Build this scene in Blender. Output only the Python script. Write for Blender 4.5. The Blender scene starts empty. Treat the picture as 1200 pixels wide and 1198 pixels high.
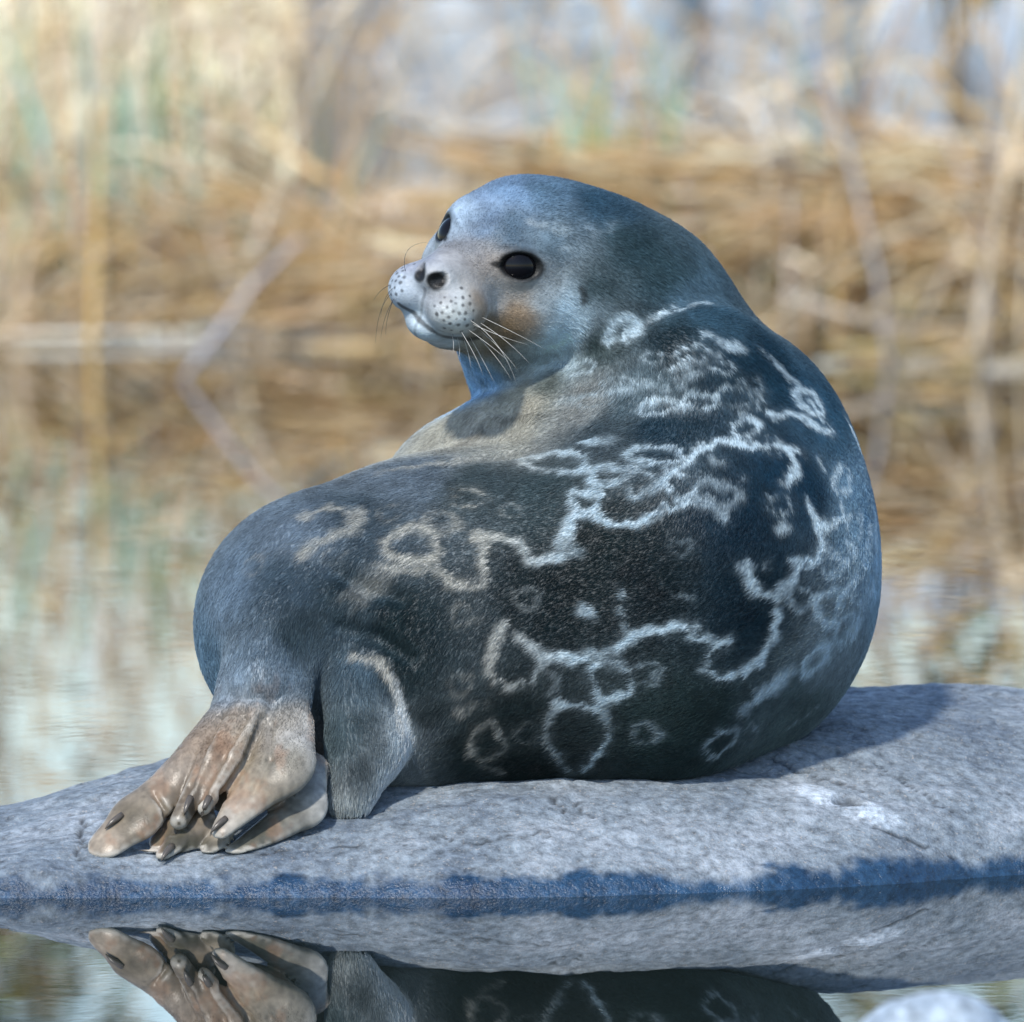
import bpy, bmesh, math, random
import numpy as np
from mathutils import Vector

# ------------------------------------------------------------------ camera, sky, sun, exposure
sc = bpy.context.scene
COL = sc.collection
CAM_Y, CAM_Z, FPX = -12.0, 1.10, 12000.0          # camera 12 m from the seal, 1.1 m above the water
PITCH = math.atan(667.0 / FPX)
cd = bpy.data.cameras.new('camera')
cam = bpy.data.objects.new('camera', cd); COL.objects.link(cam)
cam.location = (0, CAM_Y, CAM_Z)
cam.rotation_euler = (math.pi / 2 - PITCH, 0, 0)
cd.sensor_width = 36.0; cd.lens = 36.0 * FPX / 1200.0
cd.clip_start = 0.1; cd.clip_end = 3000
cd.dof.use_dof = True; cd.dof.focus_distance = 12.02; cd.dof.aperture_fstop = 6.6
sc.camera = cam

SUN_EL, SUN_AZ = math.radians(46), math.radians(-156)   # azimuth measured from +Y towards +X
sun_dir = Vector((math.sin(SUN_AZ) * math.cos(SUN_EL), math.cos(SUN_AZ) * math.cos(SUN_EL), math.sin(SUN_EL)))
world = bpy.data.worlds.new('World'); sc.world = world; world.use_nodes = True
wn = world.node_tree
sky = wn.nodes.new('ShaderNodeTexSky'); sky.sky_type = 'NISHITA'; sky.sun_disc = False
sky.sun_elevation = SUN_EL; sky.sun_rotation = SUN_AZ
sky.air_density = 1.0; sky.dust_density = 0.4; sky.ozone_density = 1.5
bg = wn.nodes['Background']; bg.inputs['Strength'].default_value = 0.15
wn.links.new(sky.outputs['Color'], bg.inputs['Color'])
sl = bpy.data.lights.new('sun', 'SUN'); sl.energy = 2.4; sl.angle = math.radians(3.5); sl.color = (1.0, 0.95, 0.87)
so = bpy.data.objects.new('sun', sl); COL.objects.link(so)
so.rotation_euler = (-sun_dir).to_track_quat('-Z', 'Y').to_euler()
sc.view_settings.view_transform = 'Standard'; sc.view_settings.look = 'None'
sc.view_settings.exposure = 0.62; sc.view_settings.gamma = 1.0
sc.render.engine = 'CYCLES'
sc.cycles.use_denoising = True
sc.cycles.max_bounces = 6; sc.cycles.diffuse_bounces = 3; sc.cycles.glossy_bounces = 3
sc.cycles.transparent_max_bounces = 6; sc.cycles.caustics_reflective = False; sc.cycles.caustics_refractive = False

# ------------------------------------------------------------------ helpers
CAM = np.array([0, CAM_Y, CAM_Z])
FW = np.array([0, math.cos(PITCH), -math.sin(PITCH)]); UPV = np.array([0, math.sin(PITCH), math.cos(PITCH)])
def ray(px, py):
    d = FW + (px - 600) / FPX * np.array([1.0, 0, 0]) - (py - 599) / FPX * UPV
    return d / np.linalg.norm(d)
def P(px, py, Y):
    d = ray(px, py)
    return CAM + d * ((Y - CAM_Y) / d[1])

def lattice(ix, iy, iz, seed):
    h = (ix.astype(np.int64) * 73856093) ^ (iy.astype(np.int64) * 19349663) ^ (iz.astype(np.int64) * 83492791) ^ (seed * 2654435761)
    h = (h ^ (h >> 13)) * 1274126177
    h = (h ^ (h >> 16)) & 0xffffff
    return h.astype(np.float64) / 0xffffff * 2 - 1
def noise(p, freq, seed=0, octaves=1):
    out = np.zeros(len(p)); amp = 1.0
    for o in range(octaves):
        q = p * freq; i = np.floor(q).astype(np.int64); f = q - i; f = f * f * (3 - 2 * f)
        r = 0
        for a in (0, 1):
            for b in (0, 1):
                for c in (0, 1):
                    w = (f[:, 0] if a else 1 - f[:, 0]) * (f[:, 1] if b else 1 - f[:, 1]) * (f[:, 2] if c else 1 - f[:, 2])
                    r = r + w * lattice(i[:, 0] + a, i[:, 1] + b, i[:, 2] + c, seed + o * 17)
        out += r * amp; amp *= 0.5; freq *= 2.03
    return out
def sstep(a, b, x):
    t = np.clip((x - a) / (b - a), 0, 1); return t * t * (3 - 2 * t)
def lin(r, g, b):
    v = np.array([r, g, b]) / 255.0
    return np.where(v < 0.04045, v / 12.92, ((v + 0.055) / 1.055) ** 2.4)

def tag(o, label=None, cat=None, group=None, kind=None):
    for k, v in (('label', label), ('category', cat), ('group', group), ('kind', kind)):
        if v: o[k] = v
    return o
def mesh_obj(name, verts, faces, mat, parent=None, smooth=True, colors=None):
    me = bpy.data.meshes.new(name)
    me.from_pydata([tuple(v) for v in verts] if not isinstance(verts, np.ndarray) else verts.tolist(), [],
                   faces.tolist() if isinstance(faces, np.ndarray) else faces)
    if smooth: me.polygons.foreach_set('use_smooth', np.ones(len(me.polygons), bool))
    if colors is not None:
        a = me.attributes.new('coat', 'FLOAT_COLOR', 'POINT')
        c4 = np.ones((len(verts), 4), np.float32); c4[:, :3] = colors
        a.data.foreach_set('color', c4.ravel())
    me.materials.append(mat); me.update()
    o = bpy.data.objects.new(name, me); COL.objects.link(o); o.parent = parent
    return o
def material(name):
    m = bpy.data.materials.new(name); m.use_nodes = True
    return m, m.node_tree, m.node_tree.nodes['Principled BSDF']
def nd(nt, t, **kw):
    n = nt.nodes.new(t)
    for k, v in kw.items(): setattr(n, k, v)
    return n

# ------------------------------------------------------------------ the rock's shape (needed by the seal, which lies on it)
# stations across the rock: x, then (Y, Z) of the profile from the near waterline to the far side
ROCK = [
    (-1.30, [(-.60, -.30), (-.22, -.22), (-.10, -.15), (.0, -.12), (.15, -.10), (.30, -.12), (.60, -.16), (.90, -.25)]),
    (-0.85, [(-.60, -.30), (-.27, -.10), (-.20, -.03), (-.05, .01), (.10, .025), (.30, .0), (.60, -.08), (.90, -.2)]),
    (-0.60, [(-.60, -.26), (-.26, -.02), (-.225, .022), (.00, .062), (.13, .074), (.35, .062), (.65, -.03), (1.0, -.2)]),
    (-0.41, [(-.60, -.26), (-.26, -.02), (-.225, .026), (.00, .087), (.18, .115), (.40, .11), (.75, .02), (1.1, -.2)]),
    (-0.20, [(-.60, -.26), (-.26, -.02), (-.225, .026), (.00, .100), (.22, .137), (.45, .14), (.85, .04), (1.2, -.2)]),
    (0.00, [(-.60, -.26), (-.26, -.02), (-.225, .026), (.00, .107), (.25, .152), (.50, .162), (.95, .05), (1.3, -.2)]),
    (0.22, [(-.50, -.26), (-.20, -.02), (-.165, .026), (.05, .112), (.30, .165), (.55, .178), (1.0, .06), (1.35, -.2)]),
    (0.40, [(-.45, -.26), (-.12, -.02), (-.085, .026), (.12, .112), (.35, .175), (.60, .185), (1.05, .06), (1.4, -.2)]),
    (0.60, [(-.35, -.26), (.03, -.02), (.065, .026), (.22, .105), (.42, .165), (.65, .178), (1.1, .06), (1.4, -.2)]),
    (0.95, [(-.25, -.26), (.10, -.02), (.135, .026), (.30, .09), (.50, .14), (.70, .15), (1.1, .04), (1.4, -.2)]),
    (1.50, [(-.15, -.30), (.22, -.15), (.26, -.10), (.40, -.06), (.55, -.03), (.75, -.03), (1.1, -.1), (1.4, -.3)]),
]
RX = np.array([s[0] for s in ROCK]); RP = np.array([s[1] for s in ROCK])   # (n, 8, 2)
def hermite(xs, ys, x):
    """monotone-ish cubic through the stations, columns of ys interpolated together"""
    i = np.clip(np.searchsorted(xs, x) - 1, 0, len(xs) - 2)
    dy = (ys[1:] - ys[:-1]) / (xs[1:] - xs[:-1])[:, None]
    m = np.vstack([dy[:1], (dy[1:] + dy[:-1]) / 2, dy[-1:]])
    h = (xs[i + 1] - xs[i]); t = ((x - xs[i]) / h)[:, None]; h = h[:, None]
    return ((2 * t**3 - 3 * t**2 + 1) * ys[i] + (t**3 - 2 * t**2 + t) * h * m[i] + (-2 * t**3 + 3 * t**2) * ys[i + 1] + (t**3 - t**2) * h * m[i + 1])
def rock_z(x, y):
    x = np.clip(np.asarray(x, float), RX[0], RX[-1]); y = np.asarray(y, float)
    prof = hermite(RX, RP.reshape(len(RX), -1), x).reshape(-1, 8, 2)
    Yk, Zk = prof[:, :, 0], prof[:, :, 1]
    d = (Zk[:, 1:] - Zk[:, :-1]) / (Yk[:, 1:] - Yk[:, :-1])
    m = np.concatenate([d[:, :1], np.where(d[:, 1:] * d[:, :-1] > 0, 2 * d[:, 1:] * d[:, :-1] / (d[:, 1:] + d[:, :-1] + 1e-9), 0), d[:, -1:]], 1)
    i = np.clip((y[:, None] >= Yk).sum(1) - 1, 0, 6); r = np.arange(len(y))
    h = Yk[r, i + 1] - Yk[r, i]; t = np.clip((y - Yk[r, i]) / h, 0, 1)
    return ((2 * t**3 - 3 * t**2 + 1) * Zk[r, i] + (t**3 - 2 * t**2 + t) * h * m[r, i] + (-2 * t**3 + 3 * t**2) * Zk[r, i + 1] + (t**3 - t**2) * h * m[r, i + 1])

# ------------------------------------------------------------------ the seal: one implicit surface, meshed once
def smin(a, b, k):
    h = np.clip(0.5 + 0.5 * (b - a) / k, 0, 1); return b * (1 - h) + a * h - k * h * (1 - h)
def smax(a, b, k): return -smin(-a, -b, k)
def s_ell(p, c, r, R=None):
    q = p - c
    if R is not None: q = q @ R.T
    r = np.asarray(r, float)
    k0 = np.linalg.norm(q / r, axis=1); k1 = np.linalg.norm(q / (r * r), axis=1) + 1e-9
    return k0 * (k0 - 1.0) / k1
def s_cone(p, a, b, ra, rb):
    """exact round cone"""
    ba = b - a; l2 = ba @ ba; rr = ra - rb; a2 = l2 - rr * rr; il2 = 1.0 / l2
    pa = p - a; y = pa @ ba; z = y - l2
    v = pa * l2 - np.multiply.outer(y, ba); x2 = (v * v).sum(1)
    y2 = y * y * l2; z2 = z * z * l2
    k = np.sign(rr) * rr * rr * x2
    return np.where(np.sign(z) * a2 * z2 > k, np.sqrt(x2 + z2) * il2 - rb,
           np.where(np.sign(y) * a2 * y2 < k, np.sqrt(x2 + y2) * il2 - ra,
                    (np.sqrt(x2 * a2 * il2) + y * rr) * il2 - ra))
def s_flat(p, a, b, ra, rb, n, f):
    """round cone flattened along n by the factor f"""
    n = n / np.linalg.norm(n)
    def sq(v): return v + np.multiply.outer(v @ n, n) * (1 / f - 1)
    return s_cone(sq(p), sq(a), sq(b), ra, rb) * (0.5 + 0.5 * f)

DY = 0.12                                          # depth of the seal on the rock
def B(px, py, Y): return P(px, py, Y + DY)
# head frame: f = the way it looks, e = its own left, u = its crown
HF = np.array([-0.54, -0.84, -0.045]); HF /= np.linalg.norm(HF)
HE = np.array([0.785, -0.49, -0.38]); HE -= HF * (HE @ HF); HE /= np.linalg.norm(HE)
HU = np.cross(HF, HE); HR = np.array([HE, HF, HU])
HO = B(573, 296, 0.06)
def H(l, f, u): return HO + l * HE + f * HF + u * HU

# each step: (op, prim, args, k, bounding centre, bounding radius)
STEPS = []
def add(op, k, prim, *args, R=None):
    if prim is s_ell: c = args[0]; r = max(args[1])
    else: c = (args[0] + args[1]) / 2; r = np.linalg.norm(args[0] - args[1]) / 2 + max(args[2], args[3])
    STEPS.append((op, prim, args, k, c, r))

def GROUP(): STEPS.append(('g',) + (None,) * 5)       # start a second body ...
def JOIN(k): STEPS.append(('j', None, None, k, None, None))   # ... and join it with a crease of radius k
# trunk: a curled roll; the lower arm runs left to the hips, the upper arm folds back to the head
def shoulder(): add('u', .08, s_ell, B(832, 562, .20), (.168, .19, .190))
add('u', .01, s_cone, B(520, 730, .085), B(705, 716, .10), .186, .208)
add('u', .07, s_ell, B(802, 676, .13), (.234, .25, .240))
shoulder()
add('u', .08, s_cone, B(400, 722, .03), B(540, 729, .08), .146, .184)
add('u', .06, s_ell, B(353, 737, .00), (.120, .13, .131))
add('u', .05, s_ell, B(430, 800, -.02), (.14, .12, .13))
add('u', .07, s_cone, B(515, 816, -.03), B(765, 806, -.015), .116, .118)     # the weight settling on the rock
# far flank and chest, folded up behind the lower arm
GROUP()
shoulder()
add('u', .020, s_ell, B(628, 590, .23), (.188, .15, .130))
add('u', .045, s_cone, B(618, 538, .160), B(812, 458, .10), .090, .108)    # roll of skin at the shoulder
JOIN(.022)
# neck
GROUP()
add('u', .05, s_cone, B(742, 366, .17), B(795, 436, .20), .101, .112)
add('u', .06, s_cone, B(688, 322, .14), B(742, 366, .17), .100, .101)
add('u', .04, s_cone, H(0, -.055, -.06), B(676, 500, .36), .068, .108)
# head
add('u', .045, s_ell, H(0, -.075, .003), (.085, .105, .084), HR)
add('u', .03, s_cone, H(0, -.03, -.012), H(0, .074, -.032), .056, .038)
add('u', .022, s_ell, H(.052, -.058, -.047), (.053, .070, .058), HR)
add('u', .022, s_ell, H(-.052, -.058, -.047), (.053, .070, .058), HR)
add('u', .03, s_cone, H(0, -.05, -.066), H(0, .046, -.080), .066, .038)
add('u', .009, s_ell, H(0, .070, -.087), (.032, .043, .021), HR)
for s in (-1, 1):
    add('u', .014, s_ell, H(s * .0285, .082, -.053), (.0335, .045, .0315), HR)
add('u', .014, s_ell, H(0, .107, -.021), (.022, .019, .016), HR)
for s in (-1, 1):
    add('u', .03, s_cone, H(s * .026, .006, .014), H(s * .048, -.014, .018), .022, .022)   # brow
    add('s', .004, s_cone, H(s * .0080, .135, -.028), H(s * .0170, .116, -.0175), .0088, .0075)    # nostril
add('s', .006, s_cone, H(0, .135, -.034), H(0, .131, -.074), .0024, .0024)       # philtrum
# mouth: a thin line under the pads
for s in (-1, 1):
    add('s', .005, s_cone, H(0, .135, -.076), H(s * .031, .111, -.0830), .0022, .0022)
    add('s', .005, s_cone, H(s * .031, .111, -.0830), H(s * .053, .064, -.0845), .0022, .0022)
JOIN(.016)
# hind flipper with the sole turned to the water
FN = np.array([-.25, -.75, .62])
add('u', .035, s_cone, B(320, 735, -.10), B(310, 806, -.155), .052, .047)
add('u', .028, s_flat, B(310, 806, -.16), B(292, 890, -.195), .050, .076, FN, .30)
add('u', .010, s_flat, B(266, 842, -.185), B(208, 912, -.228), .024, .024, FN, .7)
add('u', .007, s_flat, B(208, 912, -.228), B(160, 958, -.262), .025, .031, FN, .40)
add('u', .008, s_flat, B(160, 958, -.262), B(124, 990, -.285), .031, .022, FN, .34)
add('u', .006, s_flat, B(284, 838, -.195), B(248, 892, -.236), .017, .016, FN, 1.0)
add('u', .005, s_flat, B(248, 892, -.236), B(210, 962, -.282), .017, .011, FN, .9)
add('u', .006, s_flat, B(302, 838, -.20), B(272, 890, -.241), .017, .016, FN, 1.0)
add('u', .005, s_flat, B(272, 890, -.241), B(238, 946, -.282), .017, .010, FN, .9)
add('u', .008, s_flat, B(332, 842, -.20), B(324, 898, -.240), .036, .046, FN, .42)
add('u', .008, s_flat, B(324, 898, -.240), B(260, 972, -.302), .042, .013, FN, .42)
add('u', .004, s_flat, B(360, 902, -.195), B(356, 948, -.232), .024, .027, FN, .42)
add('u', .006, s_flat, B(356, 948, -.232), B(256, 1012, -.302), .027, .010, FN, .42)
add('u', .004, s_flat, B(226, 995, -.272), B(118, 1018, -.298), .016, .013, FN, .5)
add('u', .004, s_flat, B(226, 968, -.262), B(190, 1004, -.300), .018, .010, FN, .5)
add('u', .004, s_flat, B(258, 975, -.265), B(234, 1016, -.300), .018, .010, FN, .5)
add('u', .006, s_flat, B(225, 955, -.252), B(200, 990, -.272), .030, .028, FN, .30)
# second hind flipper, edge on
F2N = np.array([.35, -.93, .1])
add('u', .012, s_flat, B(423, 812, -.135), B(430, 872, -.155), .046, .045, F2N, .8)
add('u', .014, s_flat, B(430, 872, -.155), B(410, 938, -.19), .045, .025, F2N, .8)
add('s', .02, s_cone, B(428, 845, -.215), B(420, 925, -.235), .022, .014)
# crevice between the flippers
add('s', .016, s_cone, B(372, 728, -.165), B(378, 830, -.20), .016, .010)

def sdf(p, rock=True):
    d = np.full(len(p), 10.0)
    keep = None
    for op, prim, args, k, c, r in STEPS:
        if op == 'g': keep = d; d = np.full(len(p), 10.0); continue
        if op == 'j':
            d = np.minimum(keep, d) if keep is None else smin(keep, d, k); keep = None; continue
        rr = r + k + .035 if r < .1 else r + k + .12
        idx = np.nonzero(((p - c) ** 2).sum(1) < rr * rr)[0]
        if len(idx) == 0: continue
        v = prim(p[idx], *args)
        d[idx] = smin(d[idx], v, k) if op == 'u' else smax(d[idx], -v, k)
    if rock:
        lowp = np.nonzero(p[:, 2] < .30)[0]
        if len(lowp):
            q = p[lowp]; d[lowp] = smax(d[lowp], (rock_z(q[:, 0], q[:, 1]) - .004 - q[:, 2]) * .95, .006)
    return d
EYES = []
def finish_eyes():
    found = []
    for s in (-1, 1):
        dirv = HE * s * .68 + HF * .66 + HU * .30; dirv /= np.linalg.norm(dirv)
        t = .20; base = H(s * .020, -.018, -.008)
        for _ in range(60): t -= 0.8 * sdf((base + dirv * t)[None])[0]
        c = base + dirv * (t - .0228)
        side = HF - dirv * (HF @ dirv); side /= np.linalg.norm(side); up = np.cross(dirv, side)
        if up @ HU < 0: up = -up
        side, up = side * .96 + up * .20, up * .96 - side * .20
        EYES.append((c, dirv, side, up, s))
    for c, dirv, side, up, s in EYES:
        add('u', .012, s_ell, c, (.0288, .0288, .0288))
        add('s', .0030, s_ell, c + dirv * .033 - up * .0008, (.0272, .0166, .022), np.array([side, up, dirv]))   # almond opening between the lids
finish_eyes()
def hit(pts):
    """points of the coat seen at these picture positions"""
    d = np.array([ray(x, y) for x, y in pts]); t = np.full(len(d), 11.3)
    for _ in range(150):
        v = sdf(CAM + d * t[:, None]); t += np.clip(v * .8, -.02, .025)
    return CAM + d * t[:, None]
# folds in the blubber: at the neck, the waist and low on the flank
for line, r, k in [([(520, 545), (600, 532), (690, 508)], .0035, .018), ([(392, 668), (430, 690), (470, 700)], .003, .02), ([(400, 735), (440, 745), (480, 770)], .003, .02)]:
    pts = hit(line)
    for a_, b_ in zip(pts[:-1], pts[1:]):
        if np.linalg.norm(a_ - b_) < .12: add('s', k, s_cone, a_, b_, r, r)
# folds between the toes
for line, r in [([(258, 842), (236, 882), (222, 920), (214, 936)], .0040), ([(287, 842), (260, 888), (238, 930), (228, 950)], .0040), ([(308, 842), (290, 888), (262, 930), (250, 948)], .0045),
                ([(180, 930), (196, 955), (205, 975)], .0030), ([(318, 850), (316, 890), (296, 930)], .0025)]:
    pts = hit(line)
    for a_, b_ in zip(pts[:-1], pts[1:]): add('s', .006, s_cone, a_, b_, r, r)

def surface_nets(lo, hi, h):
    n = np.ceil((hi - lo) / h).astype(int); n = (n // 8 + 1) * 8
    D = np.empty(tuple(n), np.float32); nb = n // 8
    bi = np.stack(np.meshgrid(*[np.arange(k) for k in nb], indexing='ij'), -1).reshape(-1, 3)
    bc = lo + (bi * 8 + 3.5) * h
    bd = sdf(bc)
    D8 = D.reshape(nb[0], 8, nb[1], 8, nb[2], 8)
    D8[:] = bd.reshape(nb[0], 1, nb[1], 1, nb[2], 1)
    near = np.nonzero(np.abs(bd) < 8 * h * 0.87 * 1.6 + .02)[0]
    o = np.stack(np.meshgrid(*[np.arange(8)] * 3, indexing='ij'), -1).reshape(-1, 3) * h
    for s in range(0, len(near), 400):
        bl = near[s:s + 400]
        pts = (lo + bi[bl][:, None, :] * 8 * h + o[None]).reshape(-1, 3)
        v = sdf(pts).reshape(len(bl), 8, 8, 8)
        D8[bi[bl, 0], :, bi[bl, 1], :, bi[bl, 2], :] = v
    S = D < 0
    corners = [(a, b, c) for a in (0, 1) for b in (0, 1) for c in (0, 1)]
    def sub(A, c): return A[c[0]:A.shape[0] - 1 + c[0], c[1]:A.shape[1] - 1 + c[1], c[2]:A.shape[2] - 1 + c[2]]
    cnt = sum(sub(S, c).astype(np.int8) for c in corners)
    act = np.argwhere((cnt > 0) & (cnt < 8))
    vid = np.full(cnt.shape, -1, np.int64); vid[tuple(act.T)] = np.arange(len(act))
    acc = np.zeros((len(act), 3)); num = np.zeros(len(act))
    for i, a in enumerate(corners):
        for b in corners[i + 1:]:
            if sum(abs(x - y) for x, y in zip(a, b)) != 1: continue
            da = D[act[:, 0] + a[0], act[:, 1] + a[1], act[:, 2] + a[2]]; db = D[act[:, 0] + b[0], act[:, 1] + b[1], act[:, 2] + b[2]]
            m = (da < 0) != (db < 0)
            t = np.where(m, da / np.where(m, da - db, 1), 0)
            pt = np.array(a) + t[:, None] * (np.array(b) - np.array(a))
            acc[m] += pt[m]; num[m] += 1
    V = lo + (act + acc / num[:, None]) * h
    F = []
    for ax in range(3):
        s0 = [slice(1, -1)] * 3; s1 = [slice(1, -1)] * 3
        s0[ax] = slice(0, -1); s1[ax] = slice(1, None)
        A, Bb = S[tuple(s0)], S[tuple(s1)]
        e = np.argwhere(A != Bb)
        flip = A[tuple(e.T)]
        off = np.ones(3, int); off[ax] = 0; e = e + off
        u, v = (ax + 1) % 3, (ax + 2) % 3
        du = np.zeros(3, int); du[u] = 1; dv = np.zeros(3, int); dv[v] = 1
        q = np.stack([vid[tuple((e - du - dv).T)], vid[tuple((e - dv).T)], vid[tuple(e.T)], vid[tuple((e - du).T)]], 1)
        q[~flip] = q[~flip][:, ::-1]
        F.append(q)
    return V, np.concatenate(F)
def project(p, it=2, e=.0008):
    for _ in range(it):
        d = sdf(p); g = np.stack([sdf(p + np.eye(3)[i] * e) - d for i in range(3)], 1) / e
        p = p - g * np.clip(d / ((g * g).sum(1) + 1e-6), -.004, .004)[:, None]
    return p
def normals(V, F):
    fn = np.cross(V[F[:, 2]] - V[F[:, 0]], V[F[:, 3]] - V[F[:, 1]]); n = np.zeros_like(V)
    for i in range(3):
        n[:, i] = sum(np.bincount(F[:, k], fn[:, i], len(V)) for k in range(4))
    return n / (np.linalg.norm(n, axis=1)[:, None] + 1e-12)
def subdivide(V, F):
    e = np.concatenate([F[:, [0, 1]], F[:, [1, 2]], F[:, [2, 3]], F[:, [3, 0]]]); es = np.sort(e, 1)
    ue, inv = np.unique(es[:, 0] * len(V) + es[:, 1], return_inverse=True)
    mid = (V[ue // len(V)] + V[ue % len(V)]) / 2
    n, m = len(V), len(F); M = inv.reshape(4, m) + n; C = np.arange(m) + n + len(mid)
    V2 = np.concatenate([V, mid, V[F].mean(1)])
    F2 = np.concatenate([np.stack([F[:, i], M[i], C, M[(i - 1) % 4]], 1) for i in range(4)])
    return V2, F2

# ------------------------------------------------------------------ mesh the seal
V, F = surface_nets(np.array([-.56, -.36, .0]), np.array([.48, .75, .88]), .0047)
V = project(V, 2)
V, F = subdivide(V, F)
V = V - normals(V, F) * np.clip(sdf(V) * .9, -.002, .002)[:, None]
def refine(V, F, sel):
    """split the chosen quads in four; their neighbours take the extra corner"""
    Vs, Fs = subdivide(V, F[sel]); n = len(V); mids = {}
    f = F[sel]; m = len(f)
    for i in range(4):
        for a_, b_, c_ in zip(f[:, i].tolist(), f[:, (i + 1) % 4].tolist(), Fs[i * m:(i + 1) * m, 1].tolist()):
            mids[(min(a_, b_), max(a_, b_))] = c_
    touched = np.zeros(n, bool); touched[np.unique(f)] = True
    rest = F[~sel]; tf = touched[rest].any(1); polys = rest[~tf].tolist()
    for q in rest[tf].tolist():
        o = []
        for i in range(4):
            o.append(q[i]); k = mids.get((min(q[i], q[(i + 1) % 4]), max(q[i], q[(i + 1) % 4])))
            if k is not None: o.append(k)
        polys.append(o)
    return Vs, Fs, polys
cen = V[F].mean(1); nv0 = len(V)
V, Ffine, Frest = refine(V, F, (np.linalg.norm(cen - H(0, .055, -.045), axis=1) < .085) | (np.linalg.norm(cen - H(.055, 0, 0), axis=1) < .045))
POLYS = Ffine.tolist() + Frest
F = np.vstack([Ffine, np.array([q for q in Frest if len(q) == 4])])
NRM = normals(V, F)
V[nv0:] -= NRM[nv0:] * np.clip(sdf(V[nv0:]) * .9, -.001, .001)[:, None]

# ------------------------------------------------------------------ the coat: ground colour from samples, pale rings, face marks
GROUND = [  # picture position on the animal, coat colour with the light and shade seen there (display values)
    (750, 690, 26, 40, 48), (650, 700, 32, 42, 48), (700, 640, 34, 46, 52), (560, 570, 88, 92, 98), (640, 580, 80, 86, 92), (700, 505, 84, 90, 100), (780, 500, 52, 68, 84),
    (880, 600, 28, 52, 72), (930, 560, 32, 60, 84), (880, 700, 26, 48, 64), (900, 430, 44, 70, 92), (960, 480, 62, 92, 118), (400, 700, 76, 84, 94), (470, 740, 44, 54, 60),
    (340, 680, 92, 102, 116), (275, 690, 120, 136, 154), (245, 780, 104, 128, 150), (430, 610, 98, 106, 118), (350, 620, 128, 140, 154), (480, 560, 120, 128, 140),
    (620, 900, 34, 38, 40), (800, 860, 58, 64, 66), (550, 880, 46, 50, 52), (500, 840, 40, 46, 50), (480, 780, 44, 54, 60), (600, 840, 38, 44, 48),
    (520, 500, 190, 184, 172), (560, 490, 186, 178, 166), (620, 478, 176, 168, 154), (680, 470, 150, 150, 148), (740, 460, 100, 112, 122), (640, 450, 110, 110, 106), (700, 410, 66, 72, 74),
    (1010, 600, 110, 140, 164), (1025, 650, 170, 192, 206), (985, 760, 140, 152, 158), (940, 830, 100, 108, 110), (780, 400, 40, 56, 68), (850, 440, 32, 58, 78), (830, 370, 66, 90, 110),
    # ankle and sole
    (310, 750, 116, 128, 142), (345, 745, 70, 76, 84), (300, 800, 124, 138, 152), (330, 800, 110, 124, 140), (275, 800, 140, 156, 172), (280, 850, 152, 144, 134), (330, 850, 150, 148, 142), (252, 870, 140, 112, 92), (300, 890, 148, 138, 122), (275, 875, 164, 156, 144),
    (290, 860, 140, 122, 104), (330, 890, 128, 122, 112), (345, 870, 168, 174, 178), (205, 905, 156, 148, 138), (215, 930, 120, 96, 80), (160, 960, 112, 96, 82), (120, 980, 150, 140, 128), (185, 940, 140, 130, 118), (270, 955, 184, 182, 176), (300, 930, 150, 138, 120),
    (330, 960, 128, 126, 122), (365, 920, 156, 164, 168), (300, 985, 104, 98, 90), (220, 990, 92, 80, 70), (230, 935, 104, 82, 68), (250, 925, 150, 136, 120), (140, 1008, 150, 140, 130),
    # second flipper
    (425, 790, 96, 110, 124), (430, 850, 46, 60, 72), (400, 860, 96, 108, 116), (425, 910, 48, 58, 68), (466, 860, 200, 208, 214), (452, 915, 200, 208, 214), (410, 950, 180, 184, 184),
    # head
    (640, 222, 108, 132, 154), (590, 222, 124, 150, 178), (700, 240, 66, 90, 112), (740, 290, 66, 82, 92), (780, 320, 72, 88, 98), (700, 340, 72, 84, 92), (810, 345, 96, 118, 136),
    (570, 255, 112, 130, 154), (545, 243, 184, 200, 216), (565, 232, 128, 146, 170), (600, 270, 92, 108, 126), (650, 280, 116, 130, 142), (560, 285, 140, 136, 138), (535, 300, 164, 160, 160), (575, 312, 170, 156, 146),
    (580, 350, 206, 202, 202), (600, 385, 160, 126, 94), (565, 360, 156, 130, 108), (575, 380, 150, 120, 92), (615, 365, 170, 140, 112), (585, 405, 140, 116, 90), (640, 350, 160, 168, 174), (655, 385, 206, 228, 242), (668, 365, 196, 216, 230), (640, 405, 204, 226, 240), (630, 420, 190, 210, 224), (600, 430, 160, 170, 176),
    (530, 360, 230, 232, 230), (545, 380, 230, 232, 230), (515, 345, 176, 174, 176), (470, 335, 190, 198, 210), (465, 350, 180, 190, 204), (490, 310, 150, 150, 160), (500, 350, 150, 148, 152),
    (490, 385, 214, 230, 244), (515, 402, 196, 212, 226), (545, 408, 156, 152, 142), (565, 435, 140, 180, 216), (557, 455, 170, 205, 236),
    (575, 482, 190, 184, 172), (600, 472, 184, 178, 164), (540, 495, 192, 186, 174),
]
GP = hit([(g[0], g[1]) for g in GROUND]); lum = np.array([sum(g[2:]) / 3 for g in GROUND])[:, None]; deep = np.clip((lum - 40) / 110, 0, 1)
GC = np.array([lin(*g[2:]) for g in GROUND]) * (np.array([.26, .58, .56]) * (1 - deep) + np.array([.95, 1.0, 1.0]) * deep)    # cyan cast put into the colour: dark samples deepened towards blue-green
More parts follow.
